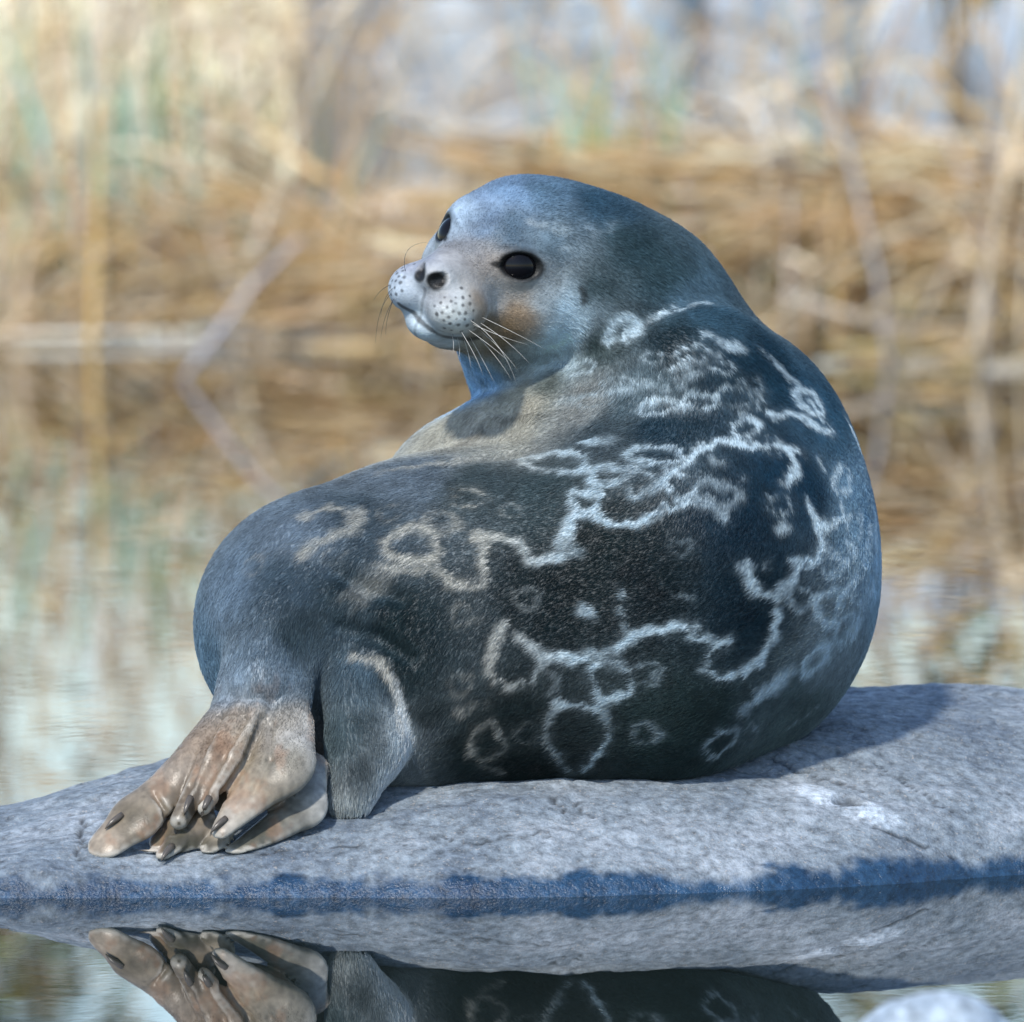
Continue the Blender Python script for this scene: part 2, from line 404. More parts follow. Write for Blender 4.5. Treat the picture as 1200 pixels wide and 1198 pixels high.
# the far side, which the picture does not show: dark back, pale belly
GP = np.vstack([GP, [[.10, .62, .40], [.30, .55, .35], [-.1, .55, .35], [.2, .5, .62], [-.35, .3, .25], [.1, .45, .12]]])
GC = np.vstack([GC, [lin(40, 56, 68), lin(40, 60, 76), lin(90, 100, 110), lin(48, 66, 80), lin(110, 124, 140), lin(130, 130, 126)]])

E, L, BL = 'e', 'l', 'b'
MARKS = [  # rings (centre, half axes, tilt), lines and blots, with width in millimetres and strength
    (E, 655, 541, 37, 11, 0, 8, .8), (BL, 704, 517, 21, 7, 0, 0, .75), (E, 768, 534, 33, 10, 0, 8, .75),
    (L, [(806, 544), (818, 525), (843, 515), (877, 520), (906, 521), (935, 527)], 12, .95), (E, 872, 500, 14, 12, 0, 9, .9),
    (L, [(927, 530), (932, 552), (918, 565)], 10, .8), (L, [(806, 544), (781, 556)], 9, .8), (E, 750, 565, 19, 15, 0, 8, .8), (E, 714, 557, 22, 12, 0, 8, .75),
    (E, 797, 567, 21, 14, 0, 7, .75), (E, 842, 578, 26, 13, 10, 10, .7), (E, 689, 588, 17, 13, 0, 9, .85),
    (L, [(675, 604), (670, 615), (660, 634), (680, 645), (652, 652), (622, 659), (612, 640), (600, 632), (585, 630), (560, 632)], 10, .85),
    (L, [(700, 600), (712, 610), (731, 615), (760, 607), (781, 594), (810, 590), (835, 592), (850, 604)], 10, .85),
    (E, 777, 475, 29, 7, -4, 7, .85), (E, 818, 469, 21, 8, 0, 7, .8), (E, 864, 465, 27, 9, 8, 7, .75), (L, [(902, 484), (931, 484), (955, 497), (972, 505)], 9, .9),
    (E, 945, 468, 17, 10, 40, 7, .85), (L, [(948, 470), (962, 490), (975, 502)], 8, .8), (L, [(981, 461), (994, 488)], 8, .7), (E, 814, 414, 23, 8, 0, 7, .8), (E, 793, 435, 25, 6, -5, 7, .7),
    (E, 727, 386, 20, 10, -20, 11, .9), (L, [(765, 372), (793, 363), (827, 356)], 11, .75), (L, [(822, 392), (835, 396), (847, 403), (868, 407)], 7, .7),  # line along the shoulder roll paints its lit top edge; the rest are markings
    (L, [(890, 408), (912, 430), (936, 452)], 7, .6), (E, 681, 430, 17, 8, -15, 8, .5), (L, [(745, 452), (700, 462), (660, 470)], 9, .5), (L, [(730, 440), (770, 450), (800, 448)], 8, .6),
    (L, [(945, 590), (960, 615), (964, 640), (950, 657), (930, 658)], 10, .85), (L, [(984, 584), (989, 604), (962, 618)], 10, .8), (L, [(964, 640), (948, 668)], 9, .8), (BL, 916, 617, 9, 6, -30, 0, .5), (BL, 877, 661, 5, 8, 0, 0, .6),
    (L, [(990, 490), (1004, 520), (1017, 556), (1024, 600), (1026, 640)], 14, .9), (L, [(1020, 620), (1012, 655), (992, 690), (982, 710)], 11, .9), (L, [(1028, 660), (1015, 705), (1000, 745)], 13, .9), (L, [(1014, 560), (1008, 600), (1004, 640), (990, 660)], 8, .8),  # pale coat streaks, strengthened to paint sky backlight on the right edge
    (L, [(567, 640), (566, 660), (568, 683), (545, 684), (528, 682)], 10, .8),
    (L, [(644, 770), (683, 771), (722, 763), (746, 743), (784, 736), (818, 731), (813, 748), (845, 752), (857, 750), (832, 766), (826, 784), (847, 794), (871, 787), (896, 770), (910, 746), (913, 718)], 9, .85),
    (L, [(876, 663), (884, 692), (910, 697), (929, 680), (944, 658), (963, 656)], 9, .75), (E, 973, 710, 15, 20, 10, 8, .75),
    (E, 957, 772, 20, 7, -48, 9, .75), (L, [(870, 834), (895, 812), (925, 790)], 14, .65), (E, 847, 869, 22, 10, -35, 6, .6), (L, [(928, 850), (962, 824)], 5, .4),
    (E, 717, 797, 24, 21, 0, 9, .7), (BL, 693, 719, 8, 7, 0, 0, .6), (L, [(731, 690), (733, 738)], 6, .45), (E, 679, 860, 36, 39, 0, 7, .75), (E, 574, 868, 19, 22, 20, 8, .55), (L, [(570, 895), (590, 905)], 7, .4),
    (L, [(592, 734), (578, 760), (573, 789), (596, 806), (628, 796), (638, 768), (610, 745)], 10, .6), (L, [(540, 835), (575, 822)], 8, .35),
    (E, 551, 583, 20, 10, 0, 8, .85), (E, 486, 638, 30, 20, 5, 11, .7), (E, 517, 611, 21, 12, 0, 8, .4), (L, [(444, 662), (480, 668), (512, 664), (530, 682)], 10, .6),
    (L, [(353, 650), (374, 632), (416, 620), (420, 600), (390, 594), (353, 606)], 12, .6), (L, [(452, 552), (500, 546), (540, 539), (591, 522)], 12, .45), (BL, 430, 690, 22, 14, -40, 0, .3),
    (L, [(418, 766), (448, 777), (465, 808), (472, 850), (469, 890), (450, 932), (418, 956)], 9, .95),
    (E, 700, 470, 18, 5, -8, 6, .5), (E, 720, 448, 15, 5, -10, 6, .5), (E, 762, 420, 14, 6, -10, 6, .55), (E, 845, 430, 16, 6, 10, 6, .6), (E, 880, 450, 13, 6, 20, 6, .6), (E, 900, 520, 12, 9, 0, 6, .5), (E, 915, 590, 13, 11, 0, 6, .4),
    (E, 985, 560, 9, 16, 15, 7, .6), (E, 1000, 620, 8, 18, 5, 7, .7), (E, 1008, 690, 7, 20, 12, 7, .7), (E, 975, 660, 12, 14, 0, 7, .55), (E, 990, 735, 8, 18, 25, 7, .6), (E, 940, 700, 13, 12, 0, 6, .4), (E, 800, 640, 12, 9, 0, 5, .18), (E, 760, 790, 14, 11, 0, 6, .25),
    (E, 620, 700, 14, 11, 0, 6, .22), (E, 545, 720, 13, 11, 0, 6, .2), (E, 600, 600, 14, 8, 0, 6, .25), (E, 460, 600, 15, 9, -10, 7, .3), (E, 395, 650, 13, 9, -20, 7, .3), (E, 300, 660, 12, 9, -30, 7, .25), (E, 640, 800, 14, 12, 0, 6, .25), (E, 760, 860, 15, 11, 0, 6, .25), (E, 620, 860, 13, 13, 0, 6, .25),
    (E, 880, 860, 12, 8, -30, 5, .35), (E, 540, 800, 13, 12, 0, 6, .2), (BL, 840, 540, 8, 4, 0, 0, .4), (BL, 960, 540, 8, 4, 60, 0, .5), (BL, 870, 560, 6, 3, 0, 0, .4), (BL, 900, 660, 6, 4, 0, 0, .4), (BL, 805, 700, 7, 4, 0, 0, .25),
    (BL, 600, 490, 14, 6, -15, 0, -.5), (BL, 560, 508, 12, 5, -15, 0, -.45), (BL, 640, 488, 10, 5, 0, 0, -.4), (BL, 545, 522, 14, 5, -15, 0, -.35),
    (BL, 655, 268, 12, 5, 20, 0, .28), (BL, 690, 268, 10, 5, 30, 0, .3), (BL, 670, 292, 8, 6, 0, 0, .3), (BL, 718, 262, 10, 4, -20, 0, .26), (BL, 630, 262, 9, 5, 10, 0, .3),
]
def ellipse(cx, cy, rx, ry, rot, n=22, wob=.10, seed=0):
    rnd = random.Random(seed); ph = rnd.random() * 6; r_ = math.radians(rot); out = []
    for i in range(n + 1):
        a = 2 * math.pi * (i % n) / n; k = 1 + wob * math.sin(3 * a + ph) + wob * .6 * math.sin(5 * a + 2 * ph)
        x, y = rx * k * math.cos(a), ry * k * math.sin(a)
        out.append((cx + x * math.cos(r_) - y * math.sin(r_), cy + x * math.sin(r_) + y * math.cos(r_)))
    return out
PAINT = []
lists = []
for i, m in enumerate(MARKS):
    if m[0] == E: lists.append((ellipse(*m[1:6], seed=i), m[6] / 1000, m[7]))
    elif m[0] == L: lists.append((m[1], m[2] / 1000, m[3]))
    else:
        co, si = math.cos(math.radians(m[5])), math.sin(math.radians(m[5]))
        lists.append(([(m[1] + k * m[3] * co, m[2] + k * m[3] * si) for k in (-.6, 0, .6)], 2 * m[4] / 1000, m[7]))
allp = hit([q for l in lists for q in l[0]]); i0 = 0
for l, w, st in lists:
    ys = [k[1] for k in l]; thin = .62 if (len(l) > 20 and max(ys) - min(ys) < 21) else 1.0
    PAINT.append((allp[i0:i0 + len(l)], w * thin, st, False)); i0 += len(l)
rg = np.random.default_rng(5)
back = np.nonzero((NRM[:, 1] > .15) & (V[:, 2] > .18))[0]
for i in rg.choice(back, 46, replace=False):
    c = V[i]; n = NRM[i]; t = np.cross(n, [0.3, .1, .9]); t /= np.linalg.norm(t); b = np.cross(n, t); r = rg.uniform(.012, .04)
    a = np.linspace(0, 2 * np.pi, 19)
    PAINT.append((project(c + r * (np.cos(a)[:, None] * t + np.sin(a)[:, None] * b * rg.uniform(.5, 1)), 3), rg.uniform(.007, .011), rg.uniform(.5, .85), False))

def seg_dist(p, pts):
    d = np.full(len(p), 9.0)
    for a, b in zip(pts[:-1], pts[1:]):
        ba = b - a; l = ba @ ba
        if l > .0064: continue                       # never bridge two folds of the body
        h = np.clip((p - a) @ ba / (l + 1e-12), 0, 1)
        d = np.minimum(d, np.linalg.norm(p - a - h[:, None] * ba, axis=1))
    return d
# whisker roots on the two pads, in rows
DOTS = [(541, 338), (534, 349), (543, 349), (550, 347), (521, 349), (528, 354), (535, 357), (542, 358), (550, 356), (517, 355), (524, 360), (531, 365), (538, 367), (546, 366), (555, 364),
        (509, 360), (517, 366), (526, 371), (535, 374), (544, 374), (554, 375), (512, 369), (520, 376), (528, 379), (538, 381), (547, 382), (556, 384), (520, 384), (530, 387), (541, 389)]
ROOTS = hit(DOTS)
loc = (ROOTS - HO) @ HR.T
ROOTS = np.vstack([ROOTS, project(HO + (loc * [-1, 1, 1]) @ HR, 4)])        # and on the other pad
NOSE = [H(s * .0120, .124, -.0225) for s in (-1, 1)]
MOUTH = hit([(468, 357), (476, 362), (484, 366), (492, 376), (505, 386), (525, 395), (548, 398), (562, 396)])
rgk = np.random.default_rng(8); ROOTK = rgk.uniform(.8, 1.35, len(ROOTS)); ROOTS = ROOTS + rgk.normal(0, .0007, ROOTS.shape)
EAR = hit([(681, 338), (684, 345), (683, 354)])
F2 = (B(423, 812, -.135), B(430, 872, -.155), B(410, 938, -.19))
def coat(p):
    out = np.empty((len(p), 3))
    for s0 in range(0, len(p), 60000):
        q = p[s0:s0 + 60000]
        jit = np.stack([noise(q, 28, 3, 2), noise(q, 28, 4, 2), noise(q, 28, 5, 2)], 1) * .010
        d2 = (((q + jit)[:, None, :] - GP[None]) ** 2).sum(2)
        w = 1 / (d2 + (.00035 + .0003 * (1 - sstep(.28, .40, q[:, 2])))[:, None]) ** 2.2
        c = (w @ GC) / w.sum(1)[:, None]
        n1 = noise(q, 60, 11, 3); n2 = noise(q, 260, 12, 2)
        c = c * (1 + .22 * n1 + .12 * n2)[:, None]
        jr = np.stack([noise(q, 95, 31, 3), noise(q, 95, 32, 3), noise(q, 95, 33, 3)], 1) * .0048
        wv = np.clip(1.0 + .75 * noise(q, 34, 34, 2), .35, 1.7); hv = noise(q, 330, 35, 2); brk = sstep(-.75, -.1, noise(q, 26, 36, 2))
        pale = np.zeros(len(q)); dark = np.zeros(len(q))
        for pts, wd, st, blot in PAINT:
            lo, hi = pts.min(0) - .03, pts.max(0) + .03
            ix = np.nonzero(((q > lo) & (q < hi)).all(1))[0]
            if len(ix) == 0: continue
            dd = seg_dist(q[ix] + jr[ix], pts) + .0016 * hv[ix]
            ww = wd * wv[ix]
            m = (1 - sstep(ww * .10, ww * .95, dd)) * abs(st) * 1.15 * np.clip(.95 + .35 * hv[ix], .4, 1.2) * (.45 + .55 * brk[ix])
            m = m + .09 * abs(st) * (1 - sstep(0, .017, dd))            # the faint halo round a ring
            if st > 0: pale[ix] = np.maximum(pale[ix], m)
            else: dark[ix] = np.maximum(dark[ix], m)
        pale = np.clip(pale, 0, 1)
        warm = sstep(.10, -.05, q[:, 0])[:, None]
        tone = lin(196, 216, 226) * (1 - warm) + lin(200, 198, 188) * warm
        c = c * (1 - pale[:, None]) + tone * pale[:, None]
        c = c * (1 - .75 * dark[:, None])
        # pale rim of the second flipper
        lat = np.zeros(len(q)); on = s_flat(q, F2[0], F2[1], .046, .045, F2N, .8) < .012; on |= s_flat(q, F2[1], F2[2], .045, .025, F2N, .8) < .012
        ix = np.nonzero(on & (q[:, 1] < F2[0][1] + .06))[0]
        if len(ix):
            for a_, b_, ra_, rb_ in ((F2[0], F2[1], .046, .045), (F2[1], F2[2], .045, .025)):
                ba = b_ - a_; h = (q[ix] - a_) @ ba / (ba @ ba); ok = (h > -1.0) & (h < 1.9) if a_ is F2[0] else (h > 0)
                hh = np.clip(h, 0, 1); side = np.cross(ba, F2N); side /= np.linalg.norm(side); side = side if side[0] > 0 else -side
                v = (q[ix] - a_ - hh[:, None] * ba) @ side / (ra_ + (rb_ - ra_) * hh)
                lat[ix] = np.where(ok, np.maximum(lat[ix], v), lat[ix])
            k = sstep(.52, .92, lat[ix] + .12 * n2[ix])[:, None]; c[ix] = c[ix] * (1 - k) + lin(208, 214, 216) * k
        # skin round the eyes, nostrils, mouth line, whisker roots
        near = np.nonzero(np.linalg.norm(q - H(0, .02, -.03), axis=1) < .20)[0]
        if len(near):
            r = q[near]; k = np.ones(len(r))
            for ec, dv, sd, up, sgn in EYES:
                x = (r - ec) @ sd; y = (r - ec) @ up; z = (r - ec) @ dv
                el = np.hypot(x / .0275, y / .0172)
                k *= 1 - .93 * (1 - sstep(.92, 1.22, el)) * (z > 0)
                k *= 1 - .85 * (1 - sstep(.5, 1.1, np.hypot((x - .028) / .012, (y + .0025) / .0045))) * (z > 0)      # inner corner
                k *= 1 - .40 * (1 - sstep(.5, 1.2, np.hypot((x - .004) / .032, (y - .0185) / .005))) * (z > 0)      # upper lid fold
            for c_ in NOSE:
                loc = (r - c_) @ HR.T
                k *= 1 - .97 * (1 - sstep(.0085, .0135, np.linalg.norm(loc * [1, .55, .95], axis=1)))
            k *= 1 - .75 * (1 - sstep(.0015, .0048, seg_dist(r, MOUTH)))
            k *= 1 - .7 * (1 - sstep(.002, .006, seg_dist(r, EAR)))
            k *= 1 - .38 * (1 - sstep(.0008, .0035, np.abs((r - HO) @ HE))) * (((r - HO) @ HF) > .097) * (((r - HO) @ HU) < -.036)
            dd = (np.sqrt(((r[:, None, :] - ROOTS[None]) ** 2).sum(2)) * ROOTK[None]).min(1)
            k *= 1 - .72 * (1 - sstep(.0010, .0034, dd + .0005 * n2[near]))
            c[near] *= k[:, None]
        out[s0:s0 + 60000] = np.clip(c, .004, .9)
    return out
COATGAIN = 0.88
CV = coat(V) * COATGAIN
# thin web and toe edges are pale and hairless
ax0 = B(318, 735, -.10); fd = B(290, 880, -.205) - ax0; fd /= np.linalg.norm(fd)
SOLE = ((V[:, 0] < B(386, 900, -.2)[0]) & (V[:, 1] < .08) & (V[:, 2] < .27)) * sstep(.07, .15, (V - ax0) @ fd + .012 * noise(V, 40, 71, 2))
TOFT = ((V[:, 0] < B(386, 900, -.2)[0]) & (V[:, 1] < .08) & (V[:, 2] < .27)) * sstep(.05, .26, (V - ax0) @ fd + .02 * noise(V, 40, 71, 2))
SOLE *= 1 - ((s_flat(V, F2[0], F2[1], .046, .045, F2N, .8) < .008) | (s_flat(V, F2[1], F2[2], .045, .025, F2N, .8) < .008))
lap = np.zeros_like(V); cnt = np.bincount(F.ravel(), minlength=len(V))
for i in range(3):
    lap[:, i] = np.bincount(F.ravel(), np.repeat(V[F].sum(1)[:, i], 4), len(V)) / np.maximum(cnt * 4, 1)
curv = -((lap - V) * NRM).sum(1)
for _ in range(3):
    fm = curv[F].mean(1); curv = np.bincount(F.ravel(), np.repeat(fm, 4), len(V)) / np.maximum(cnt, 1)
TOFT *= SOLE > 0
mot = (SOLE * sstep(-.05, .55, noise(V * [1.3, .5, .5], 34, 81, 3) + .25 * noise(V, 150, 83, 2)))[:, None]
CV = CV * (1 - .38 * mot) + lin(136, 108, 84) * .38 * mot
CV *= 1 + SOLE[:, None] * .22 * noise(V * [1, 1, .35], 210, 84, 2)[:, None]
CV *= 1 + SOLE[:, None] * np.array([.16, .02, -.06])
edge = (SOLE * sstep(.00006, .00028, curv))[:, None]
CV = CV * (1 - edge * .6) + lin(206, 200, 188) * edge * .6

def coat_material(name, fur=False):
    m, nt, b = material(name)
    at = nd(nt, 'ShaderNodeAttribute', attribute_name='coat')
    nt.links.new(at.outputs['Color'], b.inputs['Base Color'])
    b.inputs['Roughness'].default_value = .46 if not fur else .55
    b.inputs['Specular IOR Level'].default_value = .35 if not fur else .14
    b.inputs['Sheen Weight'].default_value = 0.0
    if not fur:
        ba = nd(nt, 'ShaderNodeAttribute', attribute_name='bare'); mr = nd(nt, 'ShaderNodeMapRange'); mr.inputs['To Min'].default_value = .48; mr.inputs['To Max'].default_value = .34
        nt.links.new(ba.outputs['Fac'], mr.inputs['Value']); nt.links.new(mr.outputs['Result'], b.inputs['Roughness'])
        tc = nd(nt, 'ShaderNodeTexCoord'); no = nd(nt, 'ShaderNodeTexNoise'); no.inputs['Scale'].default_value = 420; no.inputs['Detail'].default_value = 2
        bp = nd(nt, 'ShaderNodeBump'); bp.inputs['Strength'].default_value = .5; bp.inputs['Distance'].default_value = .0016
        nt.links.new(tc.outputs['Object'], no.inputs['Vector']); nt.links.new(no.outputs['Fac'], bp.inputs['Height']); nt.links.new(bp.outputs['Normal'], b.inputs['Normal'])
        m3 = nd(nt, 'ShaderNodeMapRange'); m3.inputs['To Min'].default_value = .5; m3.inputs['To Max'].default_value = .16; nt.links.new(ba.outputs['Fac'], m3.inputs['Value']); nt.links.new(m3.outputs['Result'], bp.inputs['Strength'])
    return m
M_COAT = coat_material('seal_coat'); M_FUR = coat_material('seal_fur', True)
seal = bpy.data.objects.new('seal', None); COL.objects.link(seal)
seal.location = (0, .1, .1); seal.empty_display_size = .1
tag(seal, 'ringed seal with dark coat and pale rings, curled on the boulder, looking back', 'seal')
def part(o, parent=seal):
    o.parent = parent; o.matrix_parent_inverse = parent.matrix_world.inverted() if parent is not seal else __import__('mathutils').Matrix.Translation((0, -.1, -.1))
    return o
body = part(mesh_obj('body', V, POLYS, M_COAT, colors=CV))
wet_a = body.data.attributes.new('bare', 'FLOAT', 'POINT'); wet_a.data.foreach_set('value', SOLE.astype(np.float32))

# fur: short hairs combed from head to tail
FLOW = [(HO - .05 * HF, -HF), (H(0, .06, -.03), -HF), (B(690, 330, .05), B(760, 380, .1) - B(690, 330, .1)), (B(780, 380, .1), B(830, 440, .15) - B(770, 370, .12)),
        (B(900, 450, .1), np.array([.5, .2, -.7])), (B(990, 600, .1), np.array([-.1, -.5, -.8])), (B(850, 560, .0), np.array([.1, -.4, -.8])), (B(900, 750, .0), np.array([-.8, -.4, -.3])),
        (B(750, 750, -.05), np.array([-1, -.1, -.1])), (B(700, 560, .0), np.array([-1, -.2, -.1])), (B(550, 650, -.05), np.array([-1, -.2, -.2])), (B(400, 650, -.08), np.array([-.7, -.5, -.5])),
        (B(300, 700, -.05), np.array([-.3, -.3, -.9])), (B(310, 800, -.2), np.array([-.3, -.4, -.8])), (B(480, 780, -.1), np.array([-.5, -.4, -.6])), (B(600, 880, -.05), np.array([-.8, .1, -.3])),
        (B(425, 850, -.2), np.array([.1, -.2, -1])), (B(250, 920, -.25), np.array([-.6, -.3, -.7])), (B(650, 470, .15), np.array([-.9, .1, -.3])), (B(560, 450, .1), np.array([.1, .1, -1]))]
FLP = np.array([f[0] for f in FLOW]); FLD = np.array([f[1] / np.linalg.norm(f[1]) for f in FLOW])
def make_fur(n):
    g = np.random.default_rng(11)
    A = np.linalg.norm(np.cross(V[F[:, 1]] - V[F[:, 0]], V[F[:, 3]] - V[F[:, 0]]), axis=1)
    rz = rock_z(V[F[:, 0], 0], V[F[:, 0], 1])
    A = A * (V[F[:, 0], 2] > rz + .004)                                   # none where the belly lies on the rock
    fi = g.choice(len(F), n, p=A / A.sum()); a, b = g.random((2, n, 1))
    q = V[F[fi]]; p = (q[:, 0] * (1 - a) + q[:, 1] * a) * (1 - b) + (q[:, 3] * (1 - a) + q[:, 2] * a) * b
    cq = CV[F[fi]]; cc = (cq[:, 0] * (1 - a) + cq[:, 1] * a) * (1 - b) + (cq[:, 3] * (1 - a) + cq[:, 2] * a) * b
    nn = NRM[F[fi, 0]]
    w = 1 / (((p[:, None, :] - FLP[None]) ** 2).sum(2) + .002) ** 2
    fl = (w @ FLD) / w.sum(1)[:, None]
    fl += .28 * np.stack([noise(p, 22, 41, 2), noise(p, 22, 42, 2), noise(p, 22, 43, 2)], 1) + g.normal(0, .16, (n, 3))
    fl -= nn * (fl * nn).sum(1)[:, None]; fl /= np.linalg.norm(fl, axis=1)[:, None] + 1e-9
    loc = (p - HO) @ HR.T
    face = (1 - sstep(-.06, .0, loc[:, 1])) * 1.0 + 0
    inhead = np.linalg.norm(loc - [0, -.05, -.03], axis=1) < .17
    ln = np.full(n, .0075)
    ln = np.where(inhead, .0030 + .003 * face, ln)
    muz = np.linalg.norm(loc - [0, .095, -.055], axis=1) < .064
    ln = np.where(muz, .0008, ln)
    sole = TOFT[F[fi, 0]]; onfoot = sole > .02; ln = ln * (1 - .86 * sole)
    hip = sstep(B(560, 700, 0)[0], B(420, 700, 0)[0], p[:, 0]) * ~onfoot; ln = ln * (1 + .35 * hip)
    for ec, dv, sd, up_, s in EYES: ln = np.where(np.linalg.norm(p - ec, axis=1) < .036, .0008, ln)
    for c_ in NOSE: ln = np.where(np.linalg.norm(p - c_, axis=1) < .016, .0005, ln)
    ln *= g.uniform(.6, 1.25, n)
    keep = ln > .0017
    p, nn, fl, ln = p[keep], nn[keep], fl[keep], ln[keep]; n = len(p)
    lift = g.uniform(.10, .34, n)[:, None]; L_ = ln[:, None]
    pts = np.stack([p - nn * .0006, p + L_ * (.5 * fl + nn * lift * .62), p + L_ * (fl + nn * lift * .75)], 1)
    cc = cc[keep] * g.uniform(.72, 1.34, (n, 1))
    hc = bpy.data.hair_curves.new('fur'); hc.add_curves([3] * n)
    hc.attributes['position'].data.foreach_set('vector', pts.astype(np.float32).ravel())
    ra = hc.attributes.new('radius', 'FLOAT', 'POINT')
    ra.data.foreach_set('value', (np.array([.00024, .00021, .00005], np.float32)[None] * np.where(ln < .0042, .62, 1.0)[:, None]).astype(np.float32).ravel())
    ca = hc.attributes.new('coat', 'FLOAT_COLOR', 'CURVE')
    c4 = np.ones((n, 4), np.float32); c4[:, :3] = np.clip(cc, .003, .95); ca.data.foreach_set('color', c4.ravel())
    hc.materials.append(M_FUR)
    o = bpy.data.objects.new('fur', hc); COL.objects.link(o); o['kind'] = 'stuff'
    return part(o)
make_fur(560000)

# eyes, whiskers, claws
m_eye, nt, b = material('seal_eye'); b.inputs['Base Color'].default_value = (.006, .006, .008, 1); b.inputs['Roughness'].default_value = .04
b.inputs['Specular IOR Level'].default_value = .30; b.inputs['IOR'].default_value = 1.38
def sphere(c, r, nu=40, nv=24):
    vs = [(c[0], c[1], c[2] + r)]
    for j in range(1, nv):
        for i in range(nu):
            a, e = 2 * math.pi * i / nu, math.pi * j / nv
            vs.append((c[0] + r * math.sin(e) * math.cos(a), c[1] + r * math.sin(e) * math.sin(a), c[2] + r * math.cos(e)))
    vs.append((c[0], c[1], c[2] - r)); fs = []
    for i in range(nu):
        fs.append((0, 1 + i, 1 + (i + 1) % nu)); k = 1 + (nv - 2) * nu
        fs.append((len(vs) - 1, k + (i + 1) % nu, k + i))
        for j in range(nv - 2):
            q = 1 + j * nu; fs.append((q + i, q + nu + i, q + nu + (i + 1) % nu, q + (i + 1) % nu))
    return vs, fs
for ec, dv, sd, up_, s in EYES:
    vs, fs = sphere(ec, .0270); part(mesh_obj('eye', vs, fs, m_eye))
def tube(pts, radii, n=5):
    pts = np.asarray(pts, float); vs = []; fs = []
    for i, p in enumerate(pts):
        t = pts[min(i + 1, len(pts) - 1)] - pts[max(i - 1, 0)]; t /= np.linalg.norm(t) + 1e-12
        a = np.cross(t, [.12, .31, .94] if abs(t[2]) < .9 else [1, .1, 0]); a /= np.linalg.norm(a); b_ = np.cross(t, a)
        for k in range(n):
            an = 2 * math.pi * k / n; vs.append(p + radii[i] * (a * math.cos(an) + b_ * math.sin(an)))
    for i in range(len(pts) - 1):
        for k in range(n): fs.append((i * n + k, i * n + (k + 1) % n, (i + 1) * n + (k + 1) % n, (i + 1) * n + k))
    fs.append(tuple(range(n))[::-1]); fs.append(tuple(range((len(pts) - 1) * n, len(pts) * n)))
    return np.array(vs), fs
m_wh, nt, b = material('whisker'); b.inputs['Base Color'].default_value = (.62, .60, .55, 1); b.inputs['Roughness'].default_value = .35
m_wd, nt, b = material('dark_whisker'); b.inputs['Base Color'].default_value = (.05, .05, .06, 1); b.inputs['Roughness'].default_value = .4
rw = random.Random(4)
def bezier(a, b_, c, n=9): return [a * (1 - t) ** 2 + 2 * b_ * t * (1 - t) + c * t * t for t in np.linspace(0, 1, n)]
WH = [((560, 385), (590, 410), (608, 436)), ((556, 390), (585, 420), (600, 446)), ((562, 378), (598, 400), (622, 428)), ((550, 394), (568, 425), (580, 450)), ((543, 396), (550, 415), (552, 432)), ((565, 372), (600, 388), (640, 410)), ((536, 396), (540, 410), (538, 420)), ((548, 386), (580, 408), (596, 424)), ((554, 380), (588, 396), (618, 404)), ((530, 392), (533, 408), (530, 416)), ((552, 376), (590, 400), (606, 452)), ((540, 388), (560, 420), (566, 440))]
for w in WH:
    a = hit([w[0]])[0]; out = a + HE * .02 - HU * .01
    bq = P(w[1][0], w[1][1], a[1] - .035); cq = P(w[2][0], w[2][1], a[1] - .03)
    vs, fs = tube(bezier(a, bq, cq), np.linspace(.00034, .00010, 9)); part(mesh_obj('whisker', vs, fs, m_wh))
for w in [((460, 338), (448, 350), (446, 372)), ((458, 345), (442, 360), (440, 402)), ((462, 350), (450, 368), (446, 396)), ((457, 334), (444, 340), (438, 352)), ((460, 354), (452, 374), (452, 392)), ((475, 318), (468, 286), (500, 284))]:
    a = hit([w[0]])[0]
    bq = P(w[1][0], w[1][1], a[1] + .0); cq = P(w[2][0], w[2][1], a[1] + .015)
    vs, fs = tube(bezier(a, bq, cq), np.linspace(.00038, .00012, 9)); part(mesh_obj('whisker', vs, fs, m_wd))
m_cl, nt, b = material('claw'); b.inputs['Base Color'].default_value = (.10, .085, .07, 1); b.inputs['Roughness'].default_value = .3
for (x0, y0), (x1, y1) in [((222, 938), (214, 962)), ((244, 938), (236, 958)), ((262, 962), (244, 980)), ((140, 958), (120, 975)), ((200, 994), (190, 1008))]:
    a, c = hit([(x0, y0), (x1 + .45 * (x0 - x1), y1 + .45 * (y0 - y1))]); t = c - a; t = t / (np.linalg.norm(t) + 1e-9)
    e_ = a + t * .022 + np.array([0, -.004, .001])
    vs, fs = tube(bezier(a - t * .004, (a + e_) / 2 + np.array([0, -.004, .003]), e_, 6), [.0042, .0042, .0038, .003, .002, .0006], 7); part(mesh_obj('claw', vs, fs, m_cl))

